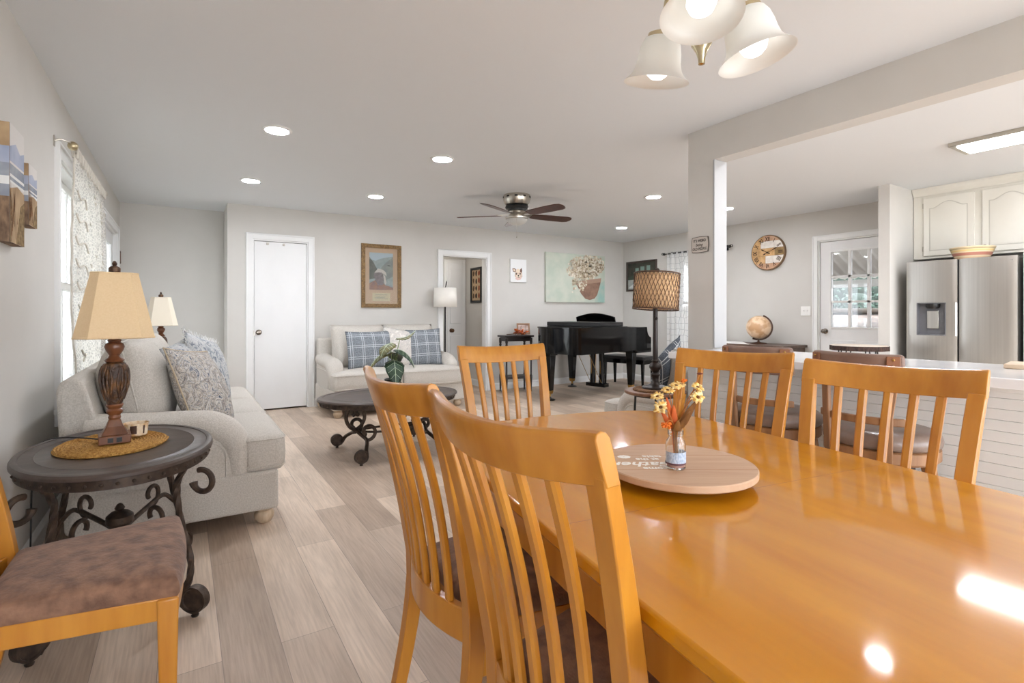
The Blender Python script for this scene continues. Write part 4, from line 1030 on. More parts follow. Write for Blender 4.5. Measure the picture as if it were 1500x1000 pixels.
mb = frame_bars(MB(), .21, .17, .022, 0, .012); bmesh.ops.transform(mb.b, matrix=T, verts=mb.b.verts); mb.build('frame', M('light_oak_frame', (164, 128, 100), .5), pf)
mb = MB(); mb.box(-.085, .085, -.004, -.002, -.065, .065, T); mb.build('photo', M('pale_photo', (214, 196, 186), .4, rgb2=(150, 120, 110), scale=(18, 18, 18)), pf)
mb = MB(); mb.hexa([(-.02, .002, .0), (.02, .002, 0), (.02, .055, 0), (-.02, .055, 0)], [(-.012, .0, .10), (.012, 0, .10), (.012, .006, .10), (-.012, .006, .10)]); mb.build('easel_back', dk, pf)
ol = thing('autumn_sprig', 'orange autumn leaf sprig lying on the dark two tier table', 'decoration', (4.24, 6.47, .842), rad(-5))
r = rnd(5); lm = M('orange_silk_leaf', (214, 112, 44), .7, rgb2=(170, 66, 24), scale=(60, 60, 60))
mb = MB().tube(smooth_path([(-.21, 0, .012), (-.10, -.01, .02), (.02, .0, .03), (.12, .01, .03)], 5), .006, 6); mb.build('stem', M('twig', (92, 66, 48), .8), ol)
for k in range(26):
    c = Vector((r.uniform(-.06, .14), r.uniform(-.05, .05), r.uniform(.018, .085))); mb = MB(); L = r.uniform(.025, .045)
    R = Matrix.Rotation(r.uniform(0, 6.3), 3, 'Z') @ Matrix.Rotation(r.uniform(-1, 1), 3, 'X')
    pts = []
    for i in range(10):
        a = 2*PI*i/10; q = L*(1 if i % 2 == 0 else .6); pts.append(c+R @ Vector((q*math.cos(a), q*.75*math.sin(a), .004*math.cos(3*a))))
    for p in pts: p.z = max(p.z, .004)
    mb.poly(pts); mb.build('leaf', lm, ol, solid=.0012, smooth=180)
# ------------------------------------------------------------------ white shade floor lamp behind the loveseat
fl = thing('floor_lamp', 'slim black floor lamp with a white drum shade beside the doorway', 'lamp', (3.10, 6.62, 0))
MB().lathe([(.001, 0), (.12, 0), (.125, .008), (.12, .016), (.02, .022), (.014, .05), (.001, .05)], 28).build('base', black_satin, fl)
MB().tube([(0, 0, .02), (0, 0, 1.53)], .0125, 10).build('pole', black_satin, fl)
mb = MB(); N_ = 40
mb.loft([[(q*math.cos(2*PI*i/N_), q*math.sin(2*PI*i/N_), z) for i in range(N_)] for q, z in ((.163, 1.255), (.155, 1.52))], caps=False); mb.build('drum_shade', M('white_drum', (236, 232, 224), .9, spec=.1), fl, solid=.003)
MB().tube([(.155, 0, 1.505), (0, 0, 1.50), (-.155, 0, 1.505)], .0025, 5).build('spider', black_satin, fl)
MB().tube([(0, 0, 1.50), (.02, 0, 1.60), (.022, 0, 1.62)], [.006, .008, .003], 8).build('finial', black_satin, fl)
# ------------------------------------------------------------------ round side table and woven shade lamp
RT = (2.695, 2.435); RZ = .645
rt = thing('round_side_table', 'small round wood topped side table on thin black metal legs', 'side table', (RT[0], RT[1], 0))
MB().lathe([(.001, RZ-.022), (.196, RZ-.022), (.205, RZ-.016), (.205, RZ-.004), (.20, RZ), (.001, RZ)], 48).build('table_top', M('brown_wood_top', (132, 92, 66), .4, rgb2=(110, 74, 52), scale=(6, 40, 6)), rt)
for k in range(3):
    a = k*2*PI/3+3.9; c_, s_ = math.cos(a), math.sin(a)
    MB().tube([(c_*.15, s_*.15, RZ-.022), (c_*.185, s_*.185, .0)], .008, 8).build('leg', black_satin, rt)
MB().tube([(.15*math.cos(2*PI*i/30), .15*math.sin(2*PI*i/30), RZ-.03) for i in range(30)], .006, 6, closed=True).build('ring_brace', black_satin, rt)
woven_mat('woven_mat', 'brown woven round mat under the woven shade lamp', (RT[0], RT[1], RZ+.0005), .15, mat=M('brown_jute', (150, 110, 76), .9, rgb2=(104, 72, 48), scale=(90, 90, 90), bump=.9, bscale=150))
bl = thing('table_lamp', 'tall dark baluster lamp with a woven rattan drum shade', 'lamp', (RT[0], RT[1], RZ+.012))
dkb = M('dark_bronze_lamp', (44, 34, 30), .4, metal=.3)
MB().lathe([(.001, 0), (.085, 0), (.09, .006), (.085, .014), (.05, .022), (.03, .034), (.022, .05), (.024, .08), (.034, .095), (.020, .108), (.024, .118), (.040, .138), (.042, .15), (.036, .165), (.020, .178), (.026, .186), (.018, .196), (.017, .30), (.015, .56), (.001, .56)], 28).build('baluster', dkb, bl)
SB, STp = .535, .775; T = Matrix.Translation((0, 0, SB)) @ Matrix.Rotation(rad(4), 4, 'Y')
mb = MB(); hgt = STp-SB; r0, r1 = .150, .150
mb.loft([[T @ Vector(((r0-.006)*math.cos(2*PI*i/40), (r0-.006)*math.sin(2*PI*i/40), z)) for i in range(40)] for z in (.006, hgt-.006)], caps=False)
sh = mb.build('shade_liner', M('amber_liner', (226, 188, 146), .9, rgb2=(214, 174, 132), scale=(8, 8, 8), spec=.1), bl, solid=.002)
ratt = M('dark_rattan', (98, 68, 46), .7, rgb2=(74, 50, 34), scale=(60, 60, 60))
mb = MB(); NS = 36
for k in range(NS):
    for s in (-1, 1):
        pts = []
        for i in range(9):
            q = i/8; a = 2*PI*k/NS+s*q*.62; rr = r0+.0015*s*(1 if (i+k) % 2 else -1)
            pts.append(T @ Vector((rr*math.cos(a), rr*math.sin(a), hgt*q)))
        mb.tube(pts, .0021, 5, b=.7)
mb.build('rattan_weave', ratt, sh)
mb = MB()
for z in (0, hgt): mb.tube([T @ Vector((r0*math.cos(2*PI*i/40), r0*math.sin(2*PI*i/40), z)) for i in range(40)], .0048, 6, closed=True)
for k in range(2): mb.tube([T @ Vector((0, 0, hgt-.01)), T @ Vector((r0*(1-2*k), 0, hgt-.004))], .0025, 5)
mb.build('shade_ring', ratt, sh)
MB().sphere((.017, 0, STp+.022), .017, 14, 10).tube([(.015, 0, STp-.03), (.016, 0, STp+.01)], .006, 8).build('finial', dkb, bl)
MB().tube([(-.045, -.05, SB+.02), (-.045, -.05, SB-.055)], .0012, 5).sphere((-.045, -.05, SB-.062), .011, 12, 8).build('pull_chain', dkb, bl)
# ------------------------------------------------------------------ flat art helper
def decal(name, items, mats, parent, y0=0, step=.0006):
    """items: list of (pts in x,z, material index); later ones lie in front"""
    mb = MB()
    for k, it in enumerate(items):
        pts, mi = it[0], it[1]; lay = it[2] if len(it) > 2 else k
        mb.mi = mi; y = y0-step*lay
        f = mb.poly([(x, y, z) for x, z in pts])
    bm = mb.b
    me = bpy.data.meshes.new(name); bm.normal_update()
    for f in bm.faces:
        if f.normal.y > 0: f.normal_flip()
    bm.to_mesh(me); bm.free()
    for m in mats: me.materials.append(m)
    o = bpy.data.objects.new(name, me); COL.objects.link(o); o.parent = parent; return o
def flat(n, c, rough=.7, c2=None, sc=14): return M(n, c, rough, rgb2=c2, scale=(sc, sc, sc), spec=.25) if c2 else M(n, c, rough, spec=.25)
def blob(cx, cz, rx, rz, n=16, rot=0, wob=0, seed=1):
    r = rnd(seed); out = []
    for i in range(n):
        a = 2*PI*i/n; q = 1+wob*r.uniform(-1, 1); x, z = rx*q*math.cos(a), rz*q*math.sin(a)
        out.append((cx+x*math.cos(rot)-z*math.sin(rot), cz+x*math.sin(rot)+z*math.cos(rot)))
    return out
def rect(x0, x1, z0, z1): return [(x0, z0), (x1, z0), (x1, z1), (x0, z1)]
# framed bird print
p1 = thing('framed_print', 'gold framed bird and canyon print on the wall above the loveseat', 'picture', (2.25, YB-.001, 1.664))
frame_bars(MB(), .545, .845, .052, 0, .02).build('frame', M('carved_gold_frame', (146, 116, 74), .45, metal=.35, rgb2=(98, 74, 46), scale=(70, 70, 70), bump=.9, bscale=70), p1)
MB().box(-.222, .222, -.008, -.003, -.372, .372).build('mat_board', flat('tan_mat', (206, 182, 156), .85), p1, smooth=0)
PI_ = [(rect(-.165, .158, -.185, .31), 0, 0), ([(-.165, .31), (-.165, .22), (-.08, .20), (-.02, .23), (.06, .25), (.158, .27), (.158, .31)], 1, 1), ([(-.165, .25), (-.11, .18), (-.06, .09), (-.04, -.02), (-.165, -.05)], 2, 1),
 ([(-.04, -.02), (0, .12), (.08, .2), (.158, .26), (.158, .0), (.05, -.06)], 3, 1), (blob(-.03, .0, .07, .085, 14, .5, .12), 4, 3), ([(-.10, .04), (-.05, .10), (.02, .085), (.06, .05), (.07, .0), (.03, .03), (-.03, .05)], 5, 4), ([(.02, .03), (.05, .0), (.065, -.09), (.045, -.12), (.03, -.04)], 5, 5),
 ([(-.165, -.185), (-.165, -.10), (-.08, -.05), (.0, -.06), (.05, -.12), (.158, -.15), (.158, -.185)], 6, 6), ([(.07, .145), (.10, .15), (.13, .14), (.10, .138)], 7, 6), ([(-.09, -.06), (-.06, .03), (.0, .05), (.03, -.05), (.02, -.12), (-.05, -.12)], 4, 7)]
decal('art_print', PI_, [flat('mist', (176, 188, 188), .5, (156, 170, 172)), flat('pale_sky', (190, 206, 214), .5), flat('rock_grey', (128, 132, 126), .5, (108, 112, 108)), flat('rock_light', (158, 164, 158), .5, (140, 148, 146)), flat('plume_grey', (150, 145, 145), .5, (126, 120, 122), 40), flat('plume_white', (214, 210, 204), .5), flat('rust_ground', (172, 136, 116), .5, (138, 116, 116), 30), flat('far_bird', (60, 62, 60), .5)], p1, -.0085)
decal('caption_plate', [(rect(-.125, .12, -.335, -.225), 0, 0)]+[(rect(-.09+.01*(k % 2), .085-.02*(k % 3), -.252-.018*k, -.248-.018*k), 1, 1) for k in range(4)], [flat('cream_caption', (214, 206, 178), .6), flat('caption_ink', (150, 150, 140), .6)], p1, -.0085)
mb = MB(); mb.box(-.222, .222, -.0155, -.0145, -.372, .372); mb.build('glazing', M('picture_glass', (255, 255, 255), .03, trans=1, ior=1.1), p1, smooth=0)
# dog portrait
p2 = thing('dog_portrait', 'small white canvas with a terrier portrait right of the doorway', 'picture', (4.432, YB-.001, 1.83))
MB().box(-.148, .148, -.026, 0, -.178, .178).build('canvas', flat('white_canvas', (232, 232, 232), .8), p2, bevel=.002)
fur, fur2, dkf, pnk, blk = 0, 1, 2, 3, 4
D = [(blob(0, -.055, .070, .075, 18, 0, .10, 3), 0, 1), (blob(-.005, -.115, .055, .03, 14, 0, .15, 5), 3, 2), ([(-.115, .035), (-.105, -.015), (-.065, -.025), (-.045, .02), (-.07, .035)], 2, 2), ([(.03, .025), (.055, .05), (.068, .0), (.05, -.03), (.02, -.005)], 2, 2), ([(-.10, .028), (-.095, -.008), (-.072, -.015), (-.06, .018)], 1, 3),
 (blob(-.012, .0, .04, .032, 12, 0, .12, 8), 1, 3), (blob(-.008, -.085, .036, .03, 12, 0, .08, 9), 1, 4), (blob(-.045, -.05, .013, .012, 10), 4, 5), (blob(.028, -.045, .012, .012, 10), 4, 5), (blob(-.006, -.075, .014, .011, 10), 4, 6), ([(-.03, -.098), (-.005, -.092), (.022, -.098), (.012, -.106), (-.018, -.106)], 2, 6)]
decal('dog_painting', D, [flat('fur_cream', (220, 200, 182), .8, (200, 176, 158), 60), flat('fur_pale', (232, 216, 198), .8), flat('fur_brown', (116, 88, 76), .8), flat('fur_pink', (222, 190, 182), .8), flat('dog_black', (30, 20, 20), .5)], p2, -.0265)
# flower pot canvas
p3 = thing('flower_canvas', 'large green canvas of a clay pot of white flowers above the piano', 'picture', (5.586, YB-.001, 1.756))
MB().box(-.635, .635, -.04, 0, -.405, .405).build('canvas', flat('canvas_green', (200, 203, 190), .85, (184, 194, 180), 5), p3, bevel=.002)
pot = [(-.03, -.05), (.55, .02), (.53, -.08), (.46, -.27), (.40, -.335), (.29, -.362), (.19, -.342), (.10, -.26)]
items = [([(.40, -.40), (.63, -.40), (.63, -.02), (.52, -.08)], 1, 0), (pot, 2, 1), ([(-.03, -.05), (.55, .02), (.54, -.05), (-.015, -.115)], 3, 2)]
items += [(blob(.24, .17, .35, .17, 26, .12, .12, 2), 4, 3)]
r = rnd(11); fl_items = []
for k in range(620):
    a = r.uniform(0, 2*PI); q = math.sqrt(r.random()); x = .21+.43*q*math.cos(a); z = .19+.21*q*math.sin(a)+.10*(x-.2)
    if k > 520: x = r.uniform(-.10, .22); z = .0-.7*abs(r.gauss(0, .13))
    x = max(-.32, min(.60, x)); z = max(-.3, min(.385, z)); s = r.uniform(.012, .024)
    fl_items.append((blob(x, z, s, s*r.uniform(.6, 1), 6, r.uniform(0, 3)), r.choice((5, 5, 6, 6, 7)), 4+(k % 5)))
decal('flower_pot_painting', items+fl_items, [flat('sage', (186, 194, 180)), flat('teal_patch', (150, 186, 178), .8, (176, 190, 178), 8), flat('clay', (156, 124, 106), .8, (132, 104, 90), 12), flat('clay_rim', (168, 138, 120), .8), flat('foliage_brown', (176, 160, 136), .85, (122, 106, 84), 40), flat('petal_cream', (224, 216, 200)), flat('petal_beige', (200, 186, 160)), flat('petal_dusk', (178, 160, 140))], p3, -.0405)
# framed still landscape on the right wall
p4 = thing('framed_landscape', 'dark framed painting with a pale foreground on the right wall', 'picture', (XR-.001, 6.36, 1.815), -PI/2)
frame_bars(MB(), .70, .52, .035, 0, .02).build('frame', M('dark_walnut_frame', (58, 46, 38), .4), p4)
items = [(rect(-.32, .32, -.23, .23), 0, 0), (rect(-.32, .32, -.23, -.02), 1, 1), ([(-.32, -.02), (-.2, .02), (0, .0), (.2, .03), (.32, .0), (.32, -.06), (-.32, -.06)], 2, 2), (rect(-.14, -.06, .03, .14), 3, 3), (rect(-.02, .07, .04, .16), 3, 3), (rect(.12, .2, .05, .17), 3, 3), ([(-.3, -.2), (-.1, -.08), (.32, -.1), (.32, -.2)], 4, 4)]
r = rnd(3)
items += [(blob(r.uniform(-.28, .28), r.uniform(-.03, .03), .02, .025, 8, 0, .2, k), r.choice((2, 5)), 5+k % 3) for k in range(22)]
decal('painting', items, [flat('dark_umber', (78, 74, 66), .5, (58, 62, 54), 12), flat('cloth_grey', (178, 182, 178), .5, (150, 160, 160), 10), flat('dark_green_tone', (66, 78, 66), .5), flat('pale_teal', (126, 150, 140), .5), flat('cloth_white', (206, 210, 208), .5), flat('ochre_dab', (150, 124, 88), .5)], p4, -.004)
# hallway frame
p5 = thing('hall_picture', 'narrow black framed picture on the hallway wall beyond the doorway', 'picture', (3.999, 7.36, 1.62), -PI/2)
frame_bars(MB(), .36, .57, .04, 0, .018).build('frame', black_satin, p5)
items = [(rect(-.15, .15, -.25, .25), 0, 0)]; r = rnd(8)
for k in range(12): items.append((blob(-.09+.09*(k % 3), .19-.12*(k//3), .03, .045, 9, 0, .25, k), 1+k % 3, 1))
decal('print', items, [flat('tan_paper', (186, 160, 128)), flat('ink_brown', (92, 70, 52)), flat('ink_black', (48, 40, 36)), flat('ink_red', (140, 76, 52))], p5, -.004)
# beach canvases on the left wall
sea = [flat('beach_sky', (214, 210, 206), .8), flat('beach_cloud', (176, 182, 200), .8, (150, 160, 184), 8), flat('sea_grey', (160, 164, 172), .8, (126, 134, 148), 10), flat('foam_white', (226, 226, 224), .8), flat('sand', (186, 160, 126), .8, (160, 134, 104), 10), flat('dune_grass', (150, 126, 88), .8, (106, 84, 54), 60), flat('sea_oats', (92, 62, 38), .85, (140, 96, 54), 50)]
edge_m = flat('canvas_edge', (150, 122, 96), .85, (112, 92, 78), 12)
def beach(label, loc, w, h, seed):
    t = thing('beach_canvas', label, 'picture', loc, PI/2, 'beach canvas prints'); r = rnd(seed)
    MB().box(-w/2, w/2, -.038, 0, -h/2, h/2).build('canvas', edge_m, t, bevel=.002)
    it = [(rect(-w/2, w/2, -h/2, h/2), 0, 0), ([(-w/2, h*.30), (-.1*w, h*.36), (w*.2, h*.30), (w/2, h*.34), (w/2, h*.18), (-w/2, h*.18)], 1, 1), (rect(-w/2, w/2, h*.02, h*.16), 2, 2), (rect(-w/2, w/2, h*.05, h*.075), 3, 3), (rect(-w/2, w/2, h*-.0, h*.02), 3, 3), ([(-w/2, -h/2), (w/2, -h/2), (w/2, -h*.03), (0, h*.0), (-w/2, -h*.05)], 4, 4), ([(-w*.1, -h/2), (w/2, -h/2), (w/2, -h*.10), (w*.2, -h*.16)], 5, 5)]
    for k in range(26):
        x = -w/2+w*.42*abs(r.gauss(0, .45)); x = min(x, w/2-.01); z = -h/2+r.uniform(.0, .32)*h; 
        it.append(([(x, z), (min(w/2, x+.006), z), (max(-w/2, min(w/2, x+r.uniform(-.02, .03))), z+r.uniform(.05, .13))], 6, 6+k % 4))
    decal('beach_print', it, sea, t, -.0385, .0003)
    mb = MB(); xe = -w/2-.0004
    for (z0, z1, mi) in ((.30, .5, 4), (.16, .30, 1), (.05, .16, 2), (-.02, .05, 3), (-.12, -.02, 2), (-.5, -.12, 7)):
        mb.mi = mi; mb.poly([(xe, -.0005, h*z0), (xe, -.0375, h*z0), (xe, -.0375, h*z1), (xe, -.0005, h*z1)])
    mb.build('wrapped_edge', sea+[MATS.get('edge_brown') or M('edge_brown', (92, 72, 58), .85, rgb2=(142, 116, 92), scale=(50, 50, 20))], t, smooth=0); return t
beach('taller beach canvas print at the left edge on the left wall', (XL+.001, 2.885, 1.68), .215, .47, 1)
beach('smaller beach canvas print on the left wall nearer the window', (XL+.001, 3.15, 1.69), .15, .27, 2)
pq = thing('wall_plaque', 'small dark plaque on the left wall by the recess corner', 'plaque', (XL+.001, 7.32, 1.80), PI/2)
MB().box(-.05, .05, -.02, 0, -.07, .07).build('board', flat('plaque_brown', (78, 54, 40), .6), pq, bevel=.004); decal('plaque_face', [(rect(-.035, .035, -.05, .05), 0, 0)], [flat('plaque_tan', (132, 100, 76), .6)], pq, -.0206)
# ------------------------------------------------------------------ clock
ck = thing('wall_clock', 'round wood plank wall clock with roman numerals', 'clock', (XR-.001, 4.05, 1.985), -PI/2)
cr_ = .238; MX = Matrix.Rotation(PI/2, 3, 'X')
MB().lathe([(.001, 0), (cr_, 0), (cr_, .034), (cr_-.008, .038), (.001, .038)], 64, (0, 0, 0), MX).build('case', M('clock_case', (120, 92, 64), .6), ck)
plank = [flat('plank_honey', (214, 176, 128), .7, (190, 148, 100), 18), flat('plank_pink', (206, 168, 140), .7, (186, 146, 118), 18), flat('plank_white', (232, 226, 218), .7, (216, 208, 198), 18), flat('plank_tan', (200, 164, 118), .7, (176, 138, 94), 18), flat('plank_olive', (160, 134, 92), .7, (136, 110, 72), 18)]
rr = cr_-.012; items = []
def chord(z0, z1, x0=-1, x1=1):
    pts = []
    for i in range(13):
        z = z0+(z1-z0)*i/12; pts.append((max(x0, -math.sqrt(max(0, rr*rr-z*z))), z))
    for i in range(13):
        z = z1+(z0-z1)*i/12; pts.append((min(x1, math.sqrt(max(0, rr*rr-z*z))), z))
    return pts
for (z0, z1, x0, x1, m) in ((.155, rr-.0005, -1, -.06, 0), (.155, rr-.0005, -.06, 1, 1), (.06, .155, -1, -.10, 0), (.06, .155, -.10, 1, 2), (-.045, .06, -1, -.12, 3), (-.045, .06, -.12, .10, 0), (-.045, .06, .10, 1, 4), (-.145, -.045, -1, -.03, 0), (-.145, -.045, -.03, 1, 2), (-rr+.0005, -.145, -1, .02, 1), (-rr+.0005, -.145, .02, 1, 1)):
    items.append((chord(z0, z1-.002, x0+.001, x1-.001), m, 0))
decal('dial', items, plank, ck, -.0385)
ink = flat('numeral_ink', (66, 48, 36), .7)
for k, nm in enumerate(('XII', 'I', 'II', 'III', 'IIII', 'V', 'VI', 'VII', 'VIII', 'IX', 'X', 'XI')):
    a = k*PI/6
    text_mesh('numeral', nm, .082, ink, ck, (.178*math.sin(a), -.0395, .178*math.cos(a)), (PI/2, a, 0), .0004, bold=.002, sx=.66)
def hand(ang, L, w, tail, y):
    d = (math.sin(ang), math.cos(ang)); n = (d[1], -d[0]); P = []
    for s, q in ((-tail, .5), (-tail*.7, 1.6), (-tail*.4, .6), (L*.45, .55), (L*.72, 1.6), (L, .1)): P.append((d[0]*s+n[0]*w*q, d[1]*s+n[1]*w*q))
    for s, q in ((L, .1), (L*.72, 1.6), (L*.45, .55), (-tail*.4, .6), (-tail*.7, 1.6), (-tail, .5)): P.append((d[0]*s-n[0]*w*q, d[1]*s-n[1]*w*q))
    mb = MB(); mb.prism(P, 0, .0015, Matrix.Translation((0, y, 0)) @ Matrix.Rotation(PI/2, 4, 'X')); mb.build('clock_hand', ink, ck, smooth=0)
hand(math.radians(66), .150, .0055, .07, -.041); hand(math.radians(-62), .105, .006, .04, -.044)
MB().lathe([(.001, 0), (.012, 0), (.012, .012), (.001, .013)], 16, (0, -.039, 0), MX).build('hub', ink, ck)
# ------------------------------------------------------------------ sign on the column
sg = thing('column_sign', 'small grey sign with hand lettered words on the column', 'sign', (3.0365, 2.335, 1.64), -PI/2)
out = []
for i in range(40):
    a = 2*PI*i/40; cx = math.copysign(min(1, abs(1.7*math.cos(a))), math.cos(a)); cz = math.copysign(min(1, abs(1.7*math.sin(a))), math.sin(a)); out.append((.068*cx*(1+.05*math.cos(4*a)), .054*cz*(1+.05*math.cos(4*a))))
MB().prism(out, 0, .008, Matrix.Rotation(PI/2, 4, 'X')).build('sign_board', flat('sign_dark_edge', (96, 90, 84), .6), sg)
decal('sign_face', [([(x*.94, z*.93) for x, z in out], 0, 0)], [flat('sign_grey', (196, 188, 180), .7)], sg, -.0084)
sk = flat('sign_ink', (44, 40, 38), .6)
text_mesh('lettering', "IT'S WEIRD", .026, sk, sg, (-.002, -.0088, .027), (PI/2, 0, 0), .0002, bold=.0004, sx=.82)
text_mesh('lettering', 'being', .030, sk, sg, (-.006, -.0088, -.001), (PI/2, 0, 0), .0002, shear=.3, bold=.0003, sx=.9)
text_mesh('lettering', 'OLD PEOPLE', .026, sk, sg, (-.002, -.0088, -.030), (PI/2, 0, 0), .0002, bold=.0004, sx=.78)
# switch, outlet
sw = thing('light_switch', 'white double light switch plate beside the garden door', 'light switch', (XR-.001, 3.56, 1.195), -PI/2)
pw = M('white_plastic', (236, 235, 232), .4)
MB().box(-.062, .062, -.007, 0, -.06, .06).build('plate', pw, sw, bevel=.003)
for x in (-.023, .023): MB().box(x-.005, x+.005, -.016, -.006, -.004, .012).build('toggle', pw, sw, bevel=.002)
ou = thing('wall_outlet', 'white outlet plate low on the back wall beneath the piano', 'outlet', (4.93, YB-.001, .36))
MB().box(-.037, .037, -.006, 0, -.058, .058).build('plate', pw, ou, bevel=.003)
for z in (-.02, .02): MB().box(-.015, .015, -.009, -.005, z-.013, z+.013).build('socket', pw, ou, bevel=.003)
# ------------------------------------------------------------------ desk with globe
dkw = M('dark_walnut', (96, 74, 60), .4, rgb2=(74, 56, 46), scale=(30, 4, 10))
ds = thing('desk', 'dark wood writing desk against the right wall under the clock', 'desk', (6.41, 4.11, 0))
MB().box(-.27, .27, -.58, .58, .735, .765).build('desk_top', dkw, ds, bevel=.005)
MB().box(-.25, .25, -.56, .56, .65, .735).build('apron', dkw, ds, bevel=.003)
mb = MB()
for y in (-.36, 0, .36): mb.box(-.257, -.25, y-.16, y+.16, .66, .725)
mb.build('drawer_front', dkw, ds, bevel=.003)
for sx in (-1, 1):
    for sy in (-1, 1):
        x, y = sx*.225, sy*.535
        MB().hexa([(x-.015, y-.015, 0), (x+.015, y-.015, 0), (x+.015, y+.015, 0), (x-.015, y+.015, 0)], [(x-.025, y-.025, .66), (x+.025, y-.025, .66), (x+.025, y+.025, .66), (x-.025, y+.025, .66)]).build('leg', dkw, ds, bevel=.003)
pp = MB().prism([(-.25, -.31), (.25, .12), (.25, .36), (-.25, .36)], 0, .002).build('paper_sheet', M('white_paper', (236, 234, 230), .8), None, smooth=0)
pp.location = (6.40, 4.30, .7655); tag(pp, 'white paper sheet lying on the dark desk left of the globe', 'paper')
gl = thing('globe', 'antique tan globe in a dark half meridian on the desk', 'globe', (6.42, 4.03, .7655), rad(-60))
antique = M('antique_map', (228, 198, 164), .3, rgb2=(196, 154, 114), scale=(9, 9, 9), detail=6, coat=.3, rampc=(.44, .56))
gz = .215; tilt = Matrix.Rotation(rad(23), 3, 'Y')
MB().sphere((0, 0, gz), .152, 40, 28).build('globe_ball', antique, gl, smooth=180)
dkm = M('dark_meridian', (84, 58, 44), .4, metal=.3)
mb = MB(); P = []
for i in range(25):
    a = -PI/2+PI*i/24; P.append(Vector((0, 0, gz))+tilt @ Vector((.163*math.cos(a), 0, .163*math.sin(a))))
mb.tube(P, .007, 8, a=1.4, b=.6); 
for s in (-1, 1): mb.sphere(Vector((0, 0, gz))+tilt @ Vector((0, 0, s*.163)), .012, 10, 8)
mb.build('meridian_arm', dkm, gl)
MB().lathe([(.001, 0), (.10, 0), (.105, .006), (.095, .014), (.03, .02), (.014, .03), (.012, .045), (.018, .052), (.001, .056)], 32).build('base', dkm, gl)
# ------------------------------------------------------------------ slab side table before the garden door
sl = thing('slab_table', 'round live edge wood slab table in front of the garden door', 'side table', (5.40, 2.385, 0), .3); r = rnd(4); SZ = .862
bark = M('dark_bark', (72, 52, 44), .9, rgb2=(44, 32, 28), scale=(60, 60, 20), bump=.8, bscale=60)
oz = [(.235*(1+.04*math.sin(3*a)+.02*math.sin(11*a+1))*math.cos(a), .235*(1+.04*math.sin(3*a)+.02*math.sin(11*a+1))*math.sin(a)) for a in [2*PI*i/72 for i in range(72)]]
MB().prism(oz, SZ-.045, SZ-.002).build('bark_edge', bark, sl)
MB().prism([(x*.97, y*.97) for x, y in oz], SZ-.003, SZ).build('slab_top', M('pale_slab', (226, 214, 200), .5, rgb2=(206, 190, 172), scale=(8, 8, 8)), sl)
for k in range(4):
    a = PI/4+k*PI/2; q = Vector((math.cos(a), math.sin(a), 0))
    mb = MB()
    for s in (-.05, .05):
        sd = Vector((-q.y, q.x, 0))*s; mb.tube([q*.155+sd+Vector((0, 0, SZ-.045)), q*.225+sd*.2+Vector((0, 0, .006))], .006, 8)
    mb.build('hairpin_leg', black_satin, sl)
# ------------------------------------------------------------------ kitchen peninsula
CZT = .925
pen = thing('kitchen_peninsula', 'white peninsula base with horizontal board cladding below the counter', 'kitchen counter', (0, 0, 0))
paint_w = M('white_cabinet', (226, 225, 222), .5, rgb2=(222, 221, 218), scale=(4, 4, 4))
MB().box(2.812, 3.18, .652, 2.19, 0, CZT-.04).build('base_panel', paint_w, pen, smooth=0)
mb = MB(); z = .10
while z < .84:
    mb.box(2.800, 2.812, .640, 2.19, z, z+.0435); mb.box(2.812, 3.18, .640, .652, z, z+.0435); z += .045
mb.build('board_cladding', paint_w, pen, bevel=.001)
MB().box(2.794, 2.812, .634, 2.19, 0, .095).box(2.812, 3.18, .634, .652, 0, .095).build('toe_board', trim_m, pen, bevel=.002)
MB().box(2.794, 3.18, .634, 2.19, .845, CZT-.041).build('top_rail', paint_w, pen, bevel=.002)
quartz = M('white_quartz', (236, 236, 238), .16, rgb2=(228, 229, 232), scale=(5, 5, 5), detail=5, coat=.2)
o = MB().box(2.55, 3.23, .58, 2.20, CZT-.04, CZT).build('countertop', quartz, None, bevel=.004); tag(o, 'white quartz countertop on the kitchen peninsula', 'countertop')
o = MB().box(-.105, .105, -.09, .09, 0, .02).build('cutting_board', M('pale_maple_board', (214, 192, 166), .5, rgb2=(198, 174, 146), scale=(40, 4, 6)), None, bevel=.004); o.location = (3.105, .675, CZT); o.rotation_euler = (0, 0, rad(8)); tag(o, 'pale wood cutting board on the counter at the right edge', 'cutting board')
# ------------------------------------------------------------------ bar stools
stool_wood = M('stool_oak', (150, 108, 72), .45, rgb2=(126, 88, 56), scale=(30, 30, 4)); leather = M('brown_grey_leather', (128, 110, 100), .3, rgb2=(112, 94, 84), scale=(14, 14, 14), bump=.08, bscale=120)
leather_b = M('brown_back_leather', (142, 116, 102), .5, rgb2=(126, 100, 88), scale=(14, 14, 14), bump=.08, bscale=120)
bs = thing('bar_stool', 'brown leather swivel bar stool at the counter, the farther of the two', 'bar stool', (2.53, 1.50, 0), rad(-84), 'bar stools at the peninsula')
SZ_ = .69
rings = [[(q*math.cos(2*PI*i/40), q*math.sin(2*PI*i/40), z) for i in range(40)] for q, z in ((.195, SZ_-.07), (.208, SZ_-.06), (.212, SZ_-.04), (.205, SZ_-.018), (.185, SZ_-.004), (.13, SZ_), (.02, SZ_))]
MB().loft(rings).build('seat', leather, bs, smooth=60)
MB().lathe([(.12, SZ_-.125), (.195, SZ_-.125), (.205, SZ_-.115), (.205, SZ_-.075), (.195, SZ_-.069), (.12, SZ_-.069)], 40).build('seat_ring', stool_wood, bs)
MB().lathe([(.001, .52), (.12, .52), (.12, .56), (.05, .566), (.05, SZ_-.12), (.001, SZ_-.12)], 24).build('swivel_hub', black_satin, bs)
